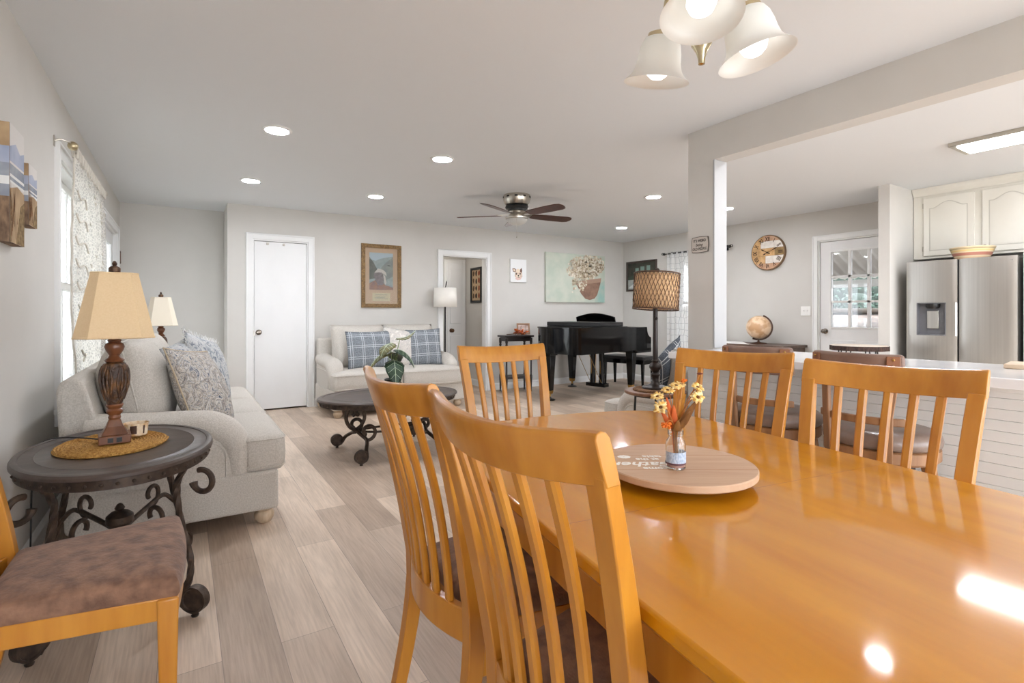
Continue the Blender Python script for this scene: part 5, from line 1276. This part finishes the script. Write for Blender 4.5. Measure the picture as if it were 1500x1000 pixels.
for sx in (-1, 1):
    for sy in (-1, 1):
        x, y = sx*.12, sy*.12; X, Y_ = sx*.20, sy*.20
        MB().hexa([(X-.016, Y_-.016, 0), (X+.016, Y_-.016, 0), (X+.016, Y_+.016, 0), (X-.016, Y_+.016, 0)], [(x-.022, y-.022, .56), (x+.022, y-.022, .56), (x+.022, y+.022, .56), (x-.022, y+.022, .56)]).build('leg', stool_wood, bs, bevel=.004)
mb = MB()
for (a, b) in (((-1, -1), (1, -1)), ((1, -1), (1, 1)), ((1, 1), (-1, 1)), ((-1, 1), (-1, -1))):
    mb.tube([(a[0]*.172, a[1]*.172, .20), (b[0]*.172, b[1]*.172, .20)], .012, 8)
mb.build('foot_rail', stool_wood, bs)
def barc(r, z0, z1, t, a, dy0, dy1, n=20):
    rings = []
    for i in range(n+1):
        th = -PI/2-a+2*a*i/n; c, s = math.cos(th), math.sin(th)
        rings.append([(c*(r-t/2), s*(r-t/2)+dy0, z0), (c*(r+t/2), s*(r+t/2)+dy0, z0), (c*(r+t/2), s*(r+t/2)+dy1, z1), (c*(r-t/2), s*(r-t/2)+dy1, z1)])
    return MB().loft(rings)
barc(.27, .875, 1.005, .034, .66, .05, .03).build('back_panel', leather_b, bs, bevel=.013, bseg=3)
barc(.215, .725, .755, .02, .80, 0, 0).build('back_rail', stool_wood, bs, bevel=.004)
for s in (-1, 1):
    th = -PI/2+s*.52; c, sn = math.cos(th), math.sin(th); rings = []
    for r_, dy, z in ((.214, 0, SZ_-.14), (.220, 0, SZ_-.05), (.226, .0, .76), (.252, .040, .90), (.262, .034, .985)):
        p = Vector((c*r_, sn*r_+dy, z)); td = Vector((-sn, c, 0)); nd = Vector((c, sn, 0))
        rings.append([p-td*.02-nd*.009, p+td*.02-nd*.009, p+td*.02+nd*.009, p-td*.02+nd*.009])
    q = MB().loft(rings).build('back_post', stool_wood, bs, bevel=.004)
    mb = MB()
    nd = Vector((c, sn, 0)); td = Vector((-sn, c, 0)); P0 = Vector((0, .034, 0))+nd*.286
    mb.hexa([P0-td*.022+Vector((0, 0, .945)), P0+td*.022+Vector((0, 0, .945)), P0+td*.022+nd*.010+Vector((0, 0, .945)), P0-td*.022+nd*.010+Vector((0, 0, .945))], [P0-td*.022+Vector((0, 0, .998)), P0+td*.022+Vector((0, 0, .998)), P0+td*.022+nd*.008+Vector((0, 0, .998)), P0-td*.022+nd*.008+Vector((0, 0, .998))])
    bk = mb.build('corner_bracket', M('bracket_wood', (140, 92, 62), .45) if 'bracket_wood' not in MATS else MATS['bracket_wood'], q, bevel=.002)
    mb = MB()
    for z in (.96, .985): mb.sphere(P0+nd*.009+Vector((0, 0, z)), .005, 8, 6)
    mb.build('screw', brass, bk)
dup(bs, (2.50, 1.02, 0), rad(-92), 'brown leather swivel bar stool at the counter, the nearer of the two', 'bar stools at the peninsula')
# ------------------------------------------------------------------ refrigerator
fr = thing('refrigerator', 'stainless steel side by side refrigerator with a dispenser', 'refrigerator', (0, 0, 0))
FX, FH = 5.95, 1.66
MB().box(FX+.075, 6.66, 1.41, 2.20, .02, FH-.01).build('body', M('fridge_side', (120, 119, 118), .45, metal=.6), fr, bevel=.005)
def door_rings(y0, y1, z0, z1):
    # slightly bowed steel door
    out = []; n = 14
    fr_ = [(FX+.014*((2*i/n-1)**2)**1.0+(.005 if i in (0, n) else 0), y0+(y1-y0)*i/n) for i in range(n+1)]
    return fr_+[(FX+.072, y1), (FX+.072, y0)]
def steel_door(y0, y1, hole=None):
    mb = MB()
    if not hole: mb.prism(door_rings(y0, y1, 0, 0), .05, FH)
    else:
        a, b, c, d = hole
        mb.prism(door_rings(y0, y1, 0, 0), .05, c); mb.prism(door_rings(y0, y1, 0, 0), d, FH)
        P = door_rings(y0, y1, 0, 0); n = 14
        def xat(y): return FX+.014*(2*(y-y0)/(y1-y0)-1)**2
        for (p, q) in ((y0, a), (b, y1)):
            pts = [(xat(p)+(.005 if p in (y0,) else 0), p)]+[(xat(p+(q-p)*i/6), p+(q-p)*i/6) for i in range(1, 6)]+[(xat(q)+(.005 if q == y1 else 0), q), (FX+.072, q), (FX+.072, p)]
            mb.prism(pts, c, d)
    return mb
hl = (1.891, 2.118, .956, 1.265)
dl = steel_door(1.812, 2.205, hl).build('freezer_door', steel, fr, smooth=20)
steel_door(1.408, 1.798).build('fridge_door', steel, fr, smooth=20)
MB().box(FX+.03, FX+.07, 1.7985, 1.8115, .05, FH-.004).build('door_gap', dark_gap, fr)
disp = M('dispenser_grey', (104, 104, 108), .4)
mb = MB(); a, b, c, d = hl
mb.box(FX+.05, FX+.07, a, b, c, d).box(FX+.004, FX+.05, a, a+.008, c, d).box(FX+.004, FX+.05, b-.008, b, c, d).box(FX+.004, FX+.05, a+.008, b-.008, c, c+.01).box(FX+.004, FX+.05, a+.008, b-.008, d-.008, d)
dp = mb.build('dispenser', disp, dl)
MB().box(FX+.03, FX+.05, 1.955, 2.045, c+.065, d-.075).build('paddle', steel, dp, bevel=.004)
MB().lathe([(.001, 0), (.045, 0), (.055, .02), (.055, .045), (.001, .045)], 20, (FX+.035, 2.0, d-.055)).build('nozzle', black_satin, dp)
mb = MB()
for k in range(7): mb.box(FX+.0085, FX+.0115, 1.435+.013*k, 1.443+.013*k, 1.617, 1.627)
mb.build('etched_emblem', M('etched_grey', (150, 147, 143), .4, metal=.8), fr, smooth=0)
# bowl on the fridge
bw = thing('striped_bowl', 'cream bowl with yellow and red stripes on top of the refrigerator', 'bowl', (6.14, 1.755, FH-.009))
cream_c = M('cream_ceramic', (226, 206, 172), .3)
def bp(t): return .112+.048*t**.8
prof = [(.001, 0), (.106, 0)]+[(bp(i/10), .004+.106*i/10) for i in range(11)]+[(.165, .114), (.162, .120), (.154, .118)]+[(bp(1-i/8)-.012, .112-.1*i/8) for i in range(9)]+[(.001, .010)]
MB().lathe(prof, 48).build('bowl_body', cream_c, bw)
def stripe(nm, z0, z1, m):
    mb = MB(); mb.loft([[((bp((z-.004)/.106)+.0012)*math.cos(2*PI*i/48), (bp((z-.004)/.106)+.0012)*math.sin(2*PI*i/48), z) for i in range(48)] for z in (z0, z1)], caps=False); mb.build(nm, m, bw)
stripe('red_stripe', .040, .066, M('red_glaze', (184, 124, 106), .35)); stripe('yellow_stripe', .078, .092, M('yellow_glaze', (228, 200, 140), .35)); stripe('yellow_stripe', .014, .026, M('yellow_glaze2', (222, 190, 154), .35)); stripe('olive_stripe', .098, .105, M('olive_glaze', (176, 158, 116), .35))
# upper cabinets
cabm = M('antique_white', (228, 225, 216), .45, rgb2=(223, 219, 209), scale=(3, 3, 3))
def upper(label, y0, y1, doors):
    t = thing('wall_cabinet', label, 'cabinet', (0, 0, 0), 0, 'white upper cabinets'); X0 = 6.41
    MB().box(X0, 6.697, y0, y1, 1.72, 2.36).build('cabinet_box', cabm, t, bevel=.002)
    pr = [(0, 0), (-.008, 0), (-.012, .012), (-.03, .035), (-.045, .06), (-.048, .078), (0, .078)]
    MB().loft([[(X0+x, y, 2.36+z) for x, z in pr] for y in (y0, y1)]).build('crown_moulding', cabm, t, smooth=0)
    for (a, b, kside, hinge) in doors:
        z0, z1 = 1.745, 2.335
        dr = MB().box(X0-.02, X0, a, b, z0, z1).build('door', cabm, t, bevel=.004)
        def panel(i, zt, rise):
            p = [(a+i, z0+i), (b-i, z0+i), (b-i, zt)]
            n = 16
            for k in range(n+1):
                q = k/n; y = b-i-.03-(b-a-2*i-.06)*q; s = math.sin(PI*q); p.append((y, zt+rise*s**1.4))
            p.append((a+i, zt)); return p
        mb = MB(); P0, P1 = panel(.058, z1-.115, .055), panel(.078, z1-.135, .055)
        V = [[mb.v((X0-d, y, z)) for y, z in q] for q, d in ((P0, .0195), (P0, .022), (P1, .0275))]
        for r0, r1 in zip(V, V[1:]):
            for k in range(len(P0)): mb.face([r0[k], r0[(k+1) % len(P0)], r1[(k+1) % len(P0)], r1[k]])
        mb.face(V[2]); mb.build('raised_panel', cabm, dr, smooth=25)
        mb = MB(); g0, g1 = panel(.050, z1-.107, .055), panel(.058, z1-.115, .055)
        V = [[mb.v((X0-.0206, y, z)) for y, z in q] for q in (g0, g1)]
        for k in range(len(g0)): mb.face([V[0][k], V[0][(k+1) % len(g0)], V[1][(k+1) % len(g0)], V[1][k]])
        mb.build('panel_groove', M('groove_shadow', (196, 192, 182), .6) if 'groove_shadow' not in MATS else MATS['groove_shadow'], dr, smooth=0)  # groove shade painted as a flat darker ring on the door
        ky = a+.03 if kside < 0 else b-.03
        MB().lathe([(.001, 0), (.006, 0), (.005, .012), (.013, .018), (.014, .026), (.001, .03)], 16, (X0-.02, ky, 1.80), Vector((-1, 0, 0)).to_track_quat('Z', 'Y').to_matrix()).build('door_knob', nickel, dr)
        hy = b+.004 if hinge > 0 else a-.004
        for z in (1.82, 2.26): MB().box(X0-.016, X0-.001, hy-.006, hy+.006, z-.025, z+.025).build('hinge', nickel, dr, bevel=.003)
    return t
upper('white arched door cabinet above the refrigerator', 1.33, 2.305, [(1.81, 2.215, -1, 1), (1.352, 1.755, 1, -1)])
# oven tower right of the fridge
ov = thing('wall_oven', 'stainless wall oven in a white cabinet at the right edge beside the refrigerator', 'oven', (0, 0, 0))
MB().box(6.03, 6.697, .56, 1.385, 0, 1.70).build('cabinet_box', paint_w, ov, bevel=.003)
MB().box(6.00, 6.029, .60, 1.35, .55, 1.64).build('steel_front', steel, ov, bevel=.003)
mb = MB()
for k in range(5): mb.box(5.985, 6.0, .64, 1.32, 1.24+k*.06, 1.262+k*.06)
mb.build('vent_grille', M('bright_chrome', (222, 222, 224), .2, metal=1), ov, bevel=.002)
MB().box(5.992, 6.0, .66, 1.31, .62, 1.12).build('oven_glass', black_gloss, ov, bevel=.002)
MB().tube([(5.995, .66, 1.17), (5.96, .68, 1.17), (5.96, 1.29, 1.17), (5.995, 1.31, 1.17)], .010, 10).build('handle', steel, ov)
# ------------------------------------------------------------------ lights
lens_m = M('downlight_lens', (255, 255, 255), .5, em=(246, 249, 255), ems=DOWNLIGHT)
G_D = 'recessed ceiling lights'
dl0 = thing('recessed_light', 'x', 'ceiling light', (0, 0, H), 0, G_D)
MB().lathe([(.072, -.002), (.078, -.010), (.092, -.008), (.098, -.002), (.098, 0), (.072, 0)], 36).build('trim_ring', trim_m, dl0)
MB().lathe([(.001, -.006), (.0725, -.006), (.0725, -.001), (.001, -.001)], 32).build('lens', lens_m, dl0)
names = [((.555, 3.92), 'round recessed ceiling light, the front left one, above the sofa'), ((1.81, 3.92), 'round recessed ceiling light, front row, above the coffee table'), ((4.34, 3.95), 'round recessed ceiling light, front row, right of the ceiling fan'), ((5.57, 3.91), 'round recessed ceiling light seen just right of the column'),
 ((.552, 5.54), 'round recessed ceiling light, back row, nearest the entry recess'), ((1.775, 5.56), 'round recessed ceiling light, back row, in front of the loveseat'), ((4.25, 5.62), 'round recessed ceiling light, back row, half hidden by a fan blade'), ((5.50, 5.62), 'round recessed ceiling light above the piano corner'), ((3.52, 1.46), 'round recessed ceiling light over the kitchen peninsula behind the beam')]
for k, ((x, y), lb) in enumerate(names):
    if k == 0: dl0.location = (x, y, H); dl0['label'] = lb
    else: dup(dl0, (x, y, H), 0, lb, G_D)
kl = thing('kitchen_light', 'long flat white kitchen ceiling light at the right edge', 'ceiling light', (5.03, .93, H))
MB().box(-.175, .175, -.60, .60, -.03, 0).build('housing', nickel, kl, bevel=.004)
MB().box(-.135, .135, -.56, .56, -.036, -.0301).build('diffuser', M('panel_diffuser', (255, 255, 255), .5, em=(248, 250, 255), ems=PANEL), kl, bevel=.002)
# ------------------------------------------------------------------ chandelier
cc = (.972, .745); chd = thing('chandelier', 'brushed nickel chandelier with three frosted bell glass shades over the table', 'chandelier', (cc[0], cc[1], 0))
champ = M('champagne_nickel', (206, 192, 160), .25, metal=1)
frost = bpy.data.materials.new('frosted_glass'); frost.use_nodes = True; nt = frost.node_tree; nt.nodes.clear()
out = nt.nodes.new('ShaderNodeOutputMaterial'); tr = nt.nodes.new('ShaderNodeBsdfTranslucent'); df = nt.nodes.new('ShaderNodeBsdfDiffuse'); gs = nt.nodes.new('ShaderNodeBsdfGlossy'); mx = nt.nodes.new('ShaderNodeMixShader'); m2 = nt.nodes.new('ShaderNodeMixShader')
tr.inputs[0].default_value = (.86, .86, .84, 1); df.inputs[0].default_value = (.84, .84, .82, 1); gs.inputs['Roughness'].default_value = .35; mx.inputs[0].default_value = .5; m2.inputs[0].default_value = .06
nt.links.new(tr.outputs[0], mx.inputs[1]); nt.links.new(df.outputs[0], mx.inputs[2]); nt.links.new(mx.outputs[0], m2.inputs[1]); nt.links.new(gs.outputs[0], m2.inputs[2]); nt.links.new(m2.outputs[0], out.inputs[0])
bulb_m = M('glowing_bulb', (255, 255, 255), .5, em=(255, 252, 248), ems=BULB)
MB().lathe([(.001, 1.713), (.007, 1.715), (.008, 1.728), (.012, 1.742), (.022, 1.758), (.024, 1.768), (.016, 1.776), (.02, 1.785), (.012, 1.80), (.012, 1.86), (.022, 1.88), (.03, 1.92), (.022, 1.96), (.011, 1.98), (.011, 2.06), (.001, 2.06)], 24).build('center_column', champ, chd)
MB().tube([(0, 0, 2.05), (0, 0, 2.42)], .006, 8).build('stem', champ, chd)
MB().lathe([(.001, 2.40), (.03, 2.40), (.06, 2.415), (.065, 2.44), (.001, 2.44)], 28).build('ceiling_canopy', champ, chd)
for (bx, by, bz) in ((1.004, .905, 1.742), (1.052, .664, 1.716), (.866, .664, 1.750)):
    rim = Vector((bx-cc[0], by-cc[1], bz)); d = Vector((rim.x, rim.y, 0)).normalized()
    ax = (Vector((0, 0, -1))+d*.24).normalized(); sock = rim-ax*.128
    sr = Vector((sock.x, sock.y, 0)).length
    arm = smooth_path([d*.012+Vector((0, 0, 1.90)), d*sr*.42+Vector((0, 0, 1.955)), d*sr*.82+Vector((0, 0, 1.945)), d*sr*.98+Vector((0, 0, 1.89)), sock], 6)
    ar = MB().tube(arm, .0055, 8).build('arm', champ, chd)
    Mx = (-ax).to_track_quat('Z', 'Y').to_matrix()
    MB().lathe([(.001, .118), (.020, .118), (.034, .112), (.036, .100), (.030, .098), (.001, .098)], 24, rim, Mx).build('shade_holder', champ, ar)
    pr = [(.030, .106), (.040, .100), (.0475, .085), (.0515, .065), (.0535, .045), (.0575, .028), (.066, .012), (.0775, .001), (.080, .0), (.0775, .003), (.064, .0155), (.055, .031), (.051, .047), (.049, .066), (.045, .083), (.038, .097), (.030, .102)]
    mb = MB(); rings = []
    for r_, z in pr: rings.append([rim+Mx @ Vector((r_*math.cos(2*PI*i/48), r_*math.sin(2*PI*i/48), z)) for i in range(48)])
    mb.loft(rings, caps=False).build('bell_shade', frost, ar, smooth=60)
    MB().lathe([(.001, .006), (.014, .008), (.024, .016), (.0295, .030), (.028, .045), (.018, .062), (.013, .078), (.013, .098), (.001, .098)], 24, rim, Mx).build('bulb', bulb_m, ar)
# ------------------------------------------------------------------ ceiling fan
fan = thing('ceiling_fan', 'nickel hugger ceiling fan with five brown blades and a glass light', 'ceiling fan', (3.05, 4.70, 0))
MB().lathe([(.001, 2.32), (.095, 2.322), (.125, 2.335), (.14, 2.36), (.15, 2.40), (.15, 2.425), (.142, 2.44), (.001, 2.44)], 40).build('motor_housing', nickel, fan)
mb = MB()
for k in range(10):
    a = 2*PI*k/10; mb.box(-.016, .016, .148, .152, 2.402, 2.418, Matrix.Rotation(a, 4, 'Z'))
mb.build('vent_slot', dark_gap, fan)
MB().lathe([(.001, 2.262), (.085, 2.264), (.10, 2.27), (.10, 2.288), (.12, 2.292), (.128, 2.31), (.12, 2.325), (.001, 2.325)], 36).build('flywheel', black_satin, fan)
MB().lathe([(.001, 2.175), (.108, 2.176), (.124, 2.184), (.126, 2.198), (.105, 2.208), (.085, 2.225), (.075, 2.245), (.09, 2.263), (.001, 2.263)], 36).build('light_kit', nickel, fan)
MB().lathe([(.001, 2.118), (.045, 2.121), (.085, 2.137), (.107, 2.16), (.114, 2.18), (.10, 2.18), (.001, 2.178)], 36).build('glass_bowl', frost, fan)
blade_m = M('walnut_blade', (84, 52, 40), .3, rgb2=(66, 40, 32), scale=(4, 30, 8), coat=.3)
for k in range(5):
    a = rad(-7.4+72*k); R = Matrix.Translation((0, 0, 2.232)) @ Matrix.Rotation(a, 4, 'Z') @ Matrix.Rotation(rad(-13), 4, 'X')
    irn = MB().loft([[R @ Vector((x, y, z)) for x, y, z in ((q, -w, -.003), (q, w, -.003), (q, w, .003), (q, -w, .003))] for q, w in ((.075, .016), (.12, .012), (.16, .035), (.20, .045), (.225, .02))]).build('blade_iron', nickel, fan, bevel=.001)
    P = [(.17, -.042), (.22, -.058), (.42, -.070), (.60, -.070), (.655, -.055), (.675, -.02), (.672, .02), (.65, .055), (.60, .070), (.42, .070), (.22, .058), (.17, .042)]
    MB().prism(P, -.011, -.0035, R).build('blade', blade_m, fan, bevel=.002)
MB().tube([(-.06, -.09, 2.18), (-.06, -.09, 1.98)], .0014, 5).sphere((-.06, -.09, 1.972), .008, 10, 8).build('pull_chain', nickel, fan)
# ------------------------------------------------------------------ curtains
def sheer(name, base, line=None, opac=.75, vsc=18, edge=.05, holes=False, hexsc=None):
    m = bpy.data.materials.new(name); m.use_nodes = True; nt = m.node_tree; N = nt.nodes; L = nt.links; N.clear(); MATS[name] = m
    out = N.new('ShaderNodeOutputMaterial'); tr = N.new('ShaderNodeBsdfTransparent'); tl_ = N.new('ShaderNodeBsdfTranslucent'); df = N.new('ShaderNodeBsdfDiffuse')
    a = N.new('ShaderNodeMixShader'); a.inputs[0].default_value = .5; b = N.new('ShaderNodeMixShader')
    L.new(tl_.outputs[0], a.inputs[1]); L.new(df.outputs[0], a.inputs[2]); L.new(tr.outputs[0], b.inputs[1]); L.new(a.outputs[0], b.inputs[2]); L.new(b.outputs[0], out.inputs[0])
    tc = N.new('ShaderNodeTexCoord'); mp = N.new('ShaderNodeMapping'); mp.inputs['Scale'].default_value = (0.001, 1, 1); L.new(tc.outputs['Object'], mp.inputs[0])
    vo = N.new('ShaderNodeTexVoronoi'); vo.feature = 'DISTANCE_TO_EDGE'; vo.inputs['Scale'].default_value = vsc; vo.inputs['Randomness'].default_value = .25 if hexsc else .9; L.new(mp.outputs[0], vo.inputs['Vector'])
    cr = N.new('ShaderNodeValToRGB'); cr.color_ramp.interpolation = 'LINEAR'; e = cr.color_ramp.elements; e[0].position = edge*.5; e[1].position = edge
    L.new(vo.outputs['Distance'], cr.inputs[0])
    if line:
        mx = N.new('ShaderNodeMix'); mx.data_type = 'RGBA'; L.new(cr.outputs[0], mx.inputs[0]); mx.inputs[6].default_value = srgb(*line); mx.inputs[7].default_value = srgb(*base)
        L.new(mx.outputs[2], tl_.inputs[0]); L.new(mx.outputs[2], df.inputs[0]); b.inputs[0].default_value = opac
    else:
        for s in (tl_, df): s.inputs[0].default_value = srgb(*base)
        mr = N.new('ShaderNodeMapRange'); L.new(cr.outputs[0], mr.inputs[0]); mr.inputs[3].default_value = .96; mr.inputs[4].default_value = opac; L.new(mr.outputs[0], b.inputs[0])
    return m
lace = sheer('cream_lace', (212, 208, 201), None, .55, 46, .16)
lace_solid = M('lace_trim', (206, 200, 190), .9, spec=.1)
rod_m = nickel
rd = thing('curtain_rod', 'nickel curtain rod with a ball finial above the left window', 'curtain rod', (0, 0, 0))
RX, RZ_ = XL+.075, 2.135
MB().tube([(RX, 3.93, RZ_), (RX, 5.32, RZ_)], .009, 10).build('rod', rod_m, rd)
for y in (3.93, 5.33): MB().sphere((RX, y-.02 if y < 4 else y+.01, RZ_), .026, 16, 10).build('ball_finial', M('champagne_ball', (196, 182, 150), .3, metal=1) if y < 4 else rod_m, rd)
for y in (3.845, 5.27):
    q = MB().tube([(XL+.004, y, RZ_+.002), (XL+.03, y, RZ_+.014), (RX-.01, y+.04, RZ_+.012), (RX, y+.07, RZ_)], .005, 8); q.box(XL+.0005, XL+.006, y-.012, y+.012, RZ_-.03, RZ_+.03); q.build('bracket', rod_m, rd)
cu = thing('lace_curtain', 'cream lace curtain with tab tops hanging at the left window', 'curtain', (0, 0, 0))
def wavy(y, z, amp=.020, f=22): return RX+.002+amp*math.sin(f*y+1.2*math.sin(3*z))*(.25+.75*min(1, (RZ_-z)/.5))
MB().surf(110, 30, lambda a, b: (wavy(3.96+1.31*a, 2.085-1.50*b), 3.96+1.31*a, 2.085-1.50*b)).build('lace_panel', lace, cu, smooth=180)
for k in range(15):
    y = 3.975+.092*k
    MB().tube([(RX+.012, y, 2.08), (RX+.014, y, RZ_), (RX+.004, y, RZ_+.014), (RX-.008, y, RZ_+.013), (RX-.014, y, RZ_), (RX-.006, y, 2.085)], .007, 6).build('tab_top', lace_solid, cu)
r = rnd(9)
for k in range(9):
    z = 1.86-.135*k; y0 = 4.03
    P = smooth_path([(wavy(y0, z)+.012, y0-.06, z+.03), (wavy(y0, z)+.02, y0, z-.012), (wavy(y0+.05, z)+.02, y0+.06, z+.0), (wavy(y0+.1, z)+.018, y0+.14, z-.05)], 5)
    MB().tube(P, .0055, 5).build('scallop_tassel', lace_solid, cu)
for k in range(34):
    y = 4.16+1.08*r.random(); z = 2.02-1.2*r.random(); L = r.uniform(.03, .07)
    MB().tube(smooth_path([(wavy(y, z)+.006, y-L/2, z), (wavy(y, z)+.012, y, z-L*.5), (wavy(y+L/2, z)+.006, y+L/2, z)], 4), .003, 5).build('lace_loop', lace_solid, cu)
mb = MB(); mb.tube(smooth_path([(wavy(3.965, z)+.004, 3.965+.012*math.sin(z*30), z) for z in [2.08-.05*i for i in range(30)]], 2), .006, 6); mb.build('hem_cord', lace_solid, cu)
# right window: two patterned sheers on a dark rod
hexm = sheer('hexagon_sheer', (244, 244, 243), (190, 192, 194), .86, 10.5, .035, hexsc=True)
r2 = thing('curtain_rod', 'dark curtain rod with scrolled finials above the right window', 'curtain rod', (0, 0, 0)); RX2 = XR-.085
MB().tube([(RX2, 4.62, 2.125), (RX2, 5.76, 2.125)], .008, 10).build('rod', black_satin, r2)
for y, s in ((4.62, -1), (5.76, 1)):
    MB().sphere((RX2, y+s*.03, 2.125), .022, 12, 8).tube([(RX2, y+s*(.03+x), 2.125+z) for x, z in spiral((.03, 0), .028, .008, PI, -PI*.6, 18)], .005, 6).build('finial', black_satin, r2)
    MB().tube([(XR-.002, y-s*.06, 2.125), (RX2, y-s*.06, 2.125)], .006, 8).box(XR-.006, XR-.0005, y-s*.06-.015, y-s*.06+.015, 2.08, 2.16).build('bracket', black_satin, r2)
for (a0, a1, lb) in ((5.30, 5.72, 'white hexagon patterned sheer curtain beside the woven shade lamp'), (4.66, 5.06, 'white hexagon patterned sheer curtain hidden behind the column')):
    t = thing('sheer_curtain', lb, 'curtain', (0, 0, 0), 0, 'sheer curtains at the right window')
    MB().surf(60, 20, lambda a, b: (RX2+.018*math.sin(60*(a0+(a1-a0)*a)), a0+(a1-a0)*a, 2.135-1.75*b)).build('sheer_panel', hexm, t, smooth=180)
    mb = MB()
    for k in range(12):
        y = a0+(a1-a0)*(k+.5)/12; mb.tube([(RX2+.012*math.cos(q), y, 2.125+.014*math.sin(q)) for q in [2*PI*i/12 for i in range(12)]], .0025, 5, closed=True)
    mb.build('curtain_ring', black_satin, t)
# ------------------------------------------------------------------ outside the garden door
pc = thing('patio_cover', 'corrugated white patio roof seen through the garden door', 'patio roof', (0, 0, 0))
corr = M('corrugated_white', (206, 203, 197), .6)
MB().surf(160, 2, lambda a, b: (7.3+2.1*b, -1+8*a, 2.75-1.0*b+.018*math.sin(a*8*2*PI/.15))).build('roof_sheet', corr, pc, smooth=180, solid=.004)
MB().box(9.36, 9.46, -1, 7, 1.60, 1.72).build('beam', M('patio_beam', (150, 147, 141), .6), pc, bevel=.004)
for y in (-.9, 6.8): MB().box(9.36, 9.46, y-.05, y+.05, -.12, 1.60).build('post', MATS['patio_beam'], pc)
litter = M('leaf_litter', (104, 90, 82), .95, rgb2=(22, 18, 15), scale=(14, 14, 14), detail=8, bump=.6, bscale=30)
ST(MB().loft([[(x, y, z) for x, z in ((8.3, -.12), (8.35, .86), (9.5, .98), (11.2, 1.16), (13.0, 1.30), (16, 1.5), (16, -.12))] for y in (-3, 12)]).build('garden_bank', litter, smooth=0), 'leaf covered garden bank outside the garden door')
lg = MB().tube([(11.0, -3, 1.20), (11.0, 4, 1.205), (11.02, 12, 1.20)], .06, 12).build('landscape_timber', M('weathered_timber', (56, 46, 36), .9, rgb2=(36, 29, 23), scale=(20, 2, 20)), None); tag(lg, 'weathered landscape timber on the bank outside the garden door', 'timber')
bush_m = M('hedge_leaf', (58, 84, 70), .7, rgb2=(30, 48, 40), scale=(20, 20, 20))
for k, (x, y, s, lb) in enumerate(((12.2, 6.25, .44, 'green bush outside, left in the garden door window'), (12.3, 5.45, .42, 'green bush outside, centre of the garden door window'), (12.4, 4.65, .42, 'green bush outside, right in the garden door window'), (14.2, 6.35, 1.35, 'taller green bush behind the others outside the garden door'))):
    t = thing('garden_bush', lb, 'bush', (x, y, 1.22), 0, 'bushes outside the garden door'); r = rnd(20+k); mb = MB()
    for j in range(700 if k < 3 else 1500):
        d = Vector((r.gauss(0, 1), r.gauss(0, 1), r.gauss(0, 1))).normalized(); d.z = abs(d.z); q = s*r.uniform(.7, 1.0); c = Vector((d.x*q, d.y*q, d.z*q*.9))
        u = Vector((r.gauss(0, 1), r.gauss(0, 1), r.gauss(0, 1))).normalized(); v = u.cross(d).normalized(); L = .05*r.uniform(.6, 1.2)
        mb.poly([c-u*L, c+v*L*.5, c+u*L, c-v*L*.5])
    mb.build('foliage', bush_m, t, smooth=0)
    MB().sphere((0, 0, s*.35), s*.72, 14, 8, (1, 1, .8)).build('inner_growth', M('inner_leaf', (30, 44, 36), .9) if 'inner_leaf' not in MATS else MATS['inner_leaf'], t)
    MB().tube([(0, 0, -.05), (0, 0, s*.4)], .02, 6).build('stem', MATS['weathered_timber'], t)
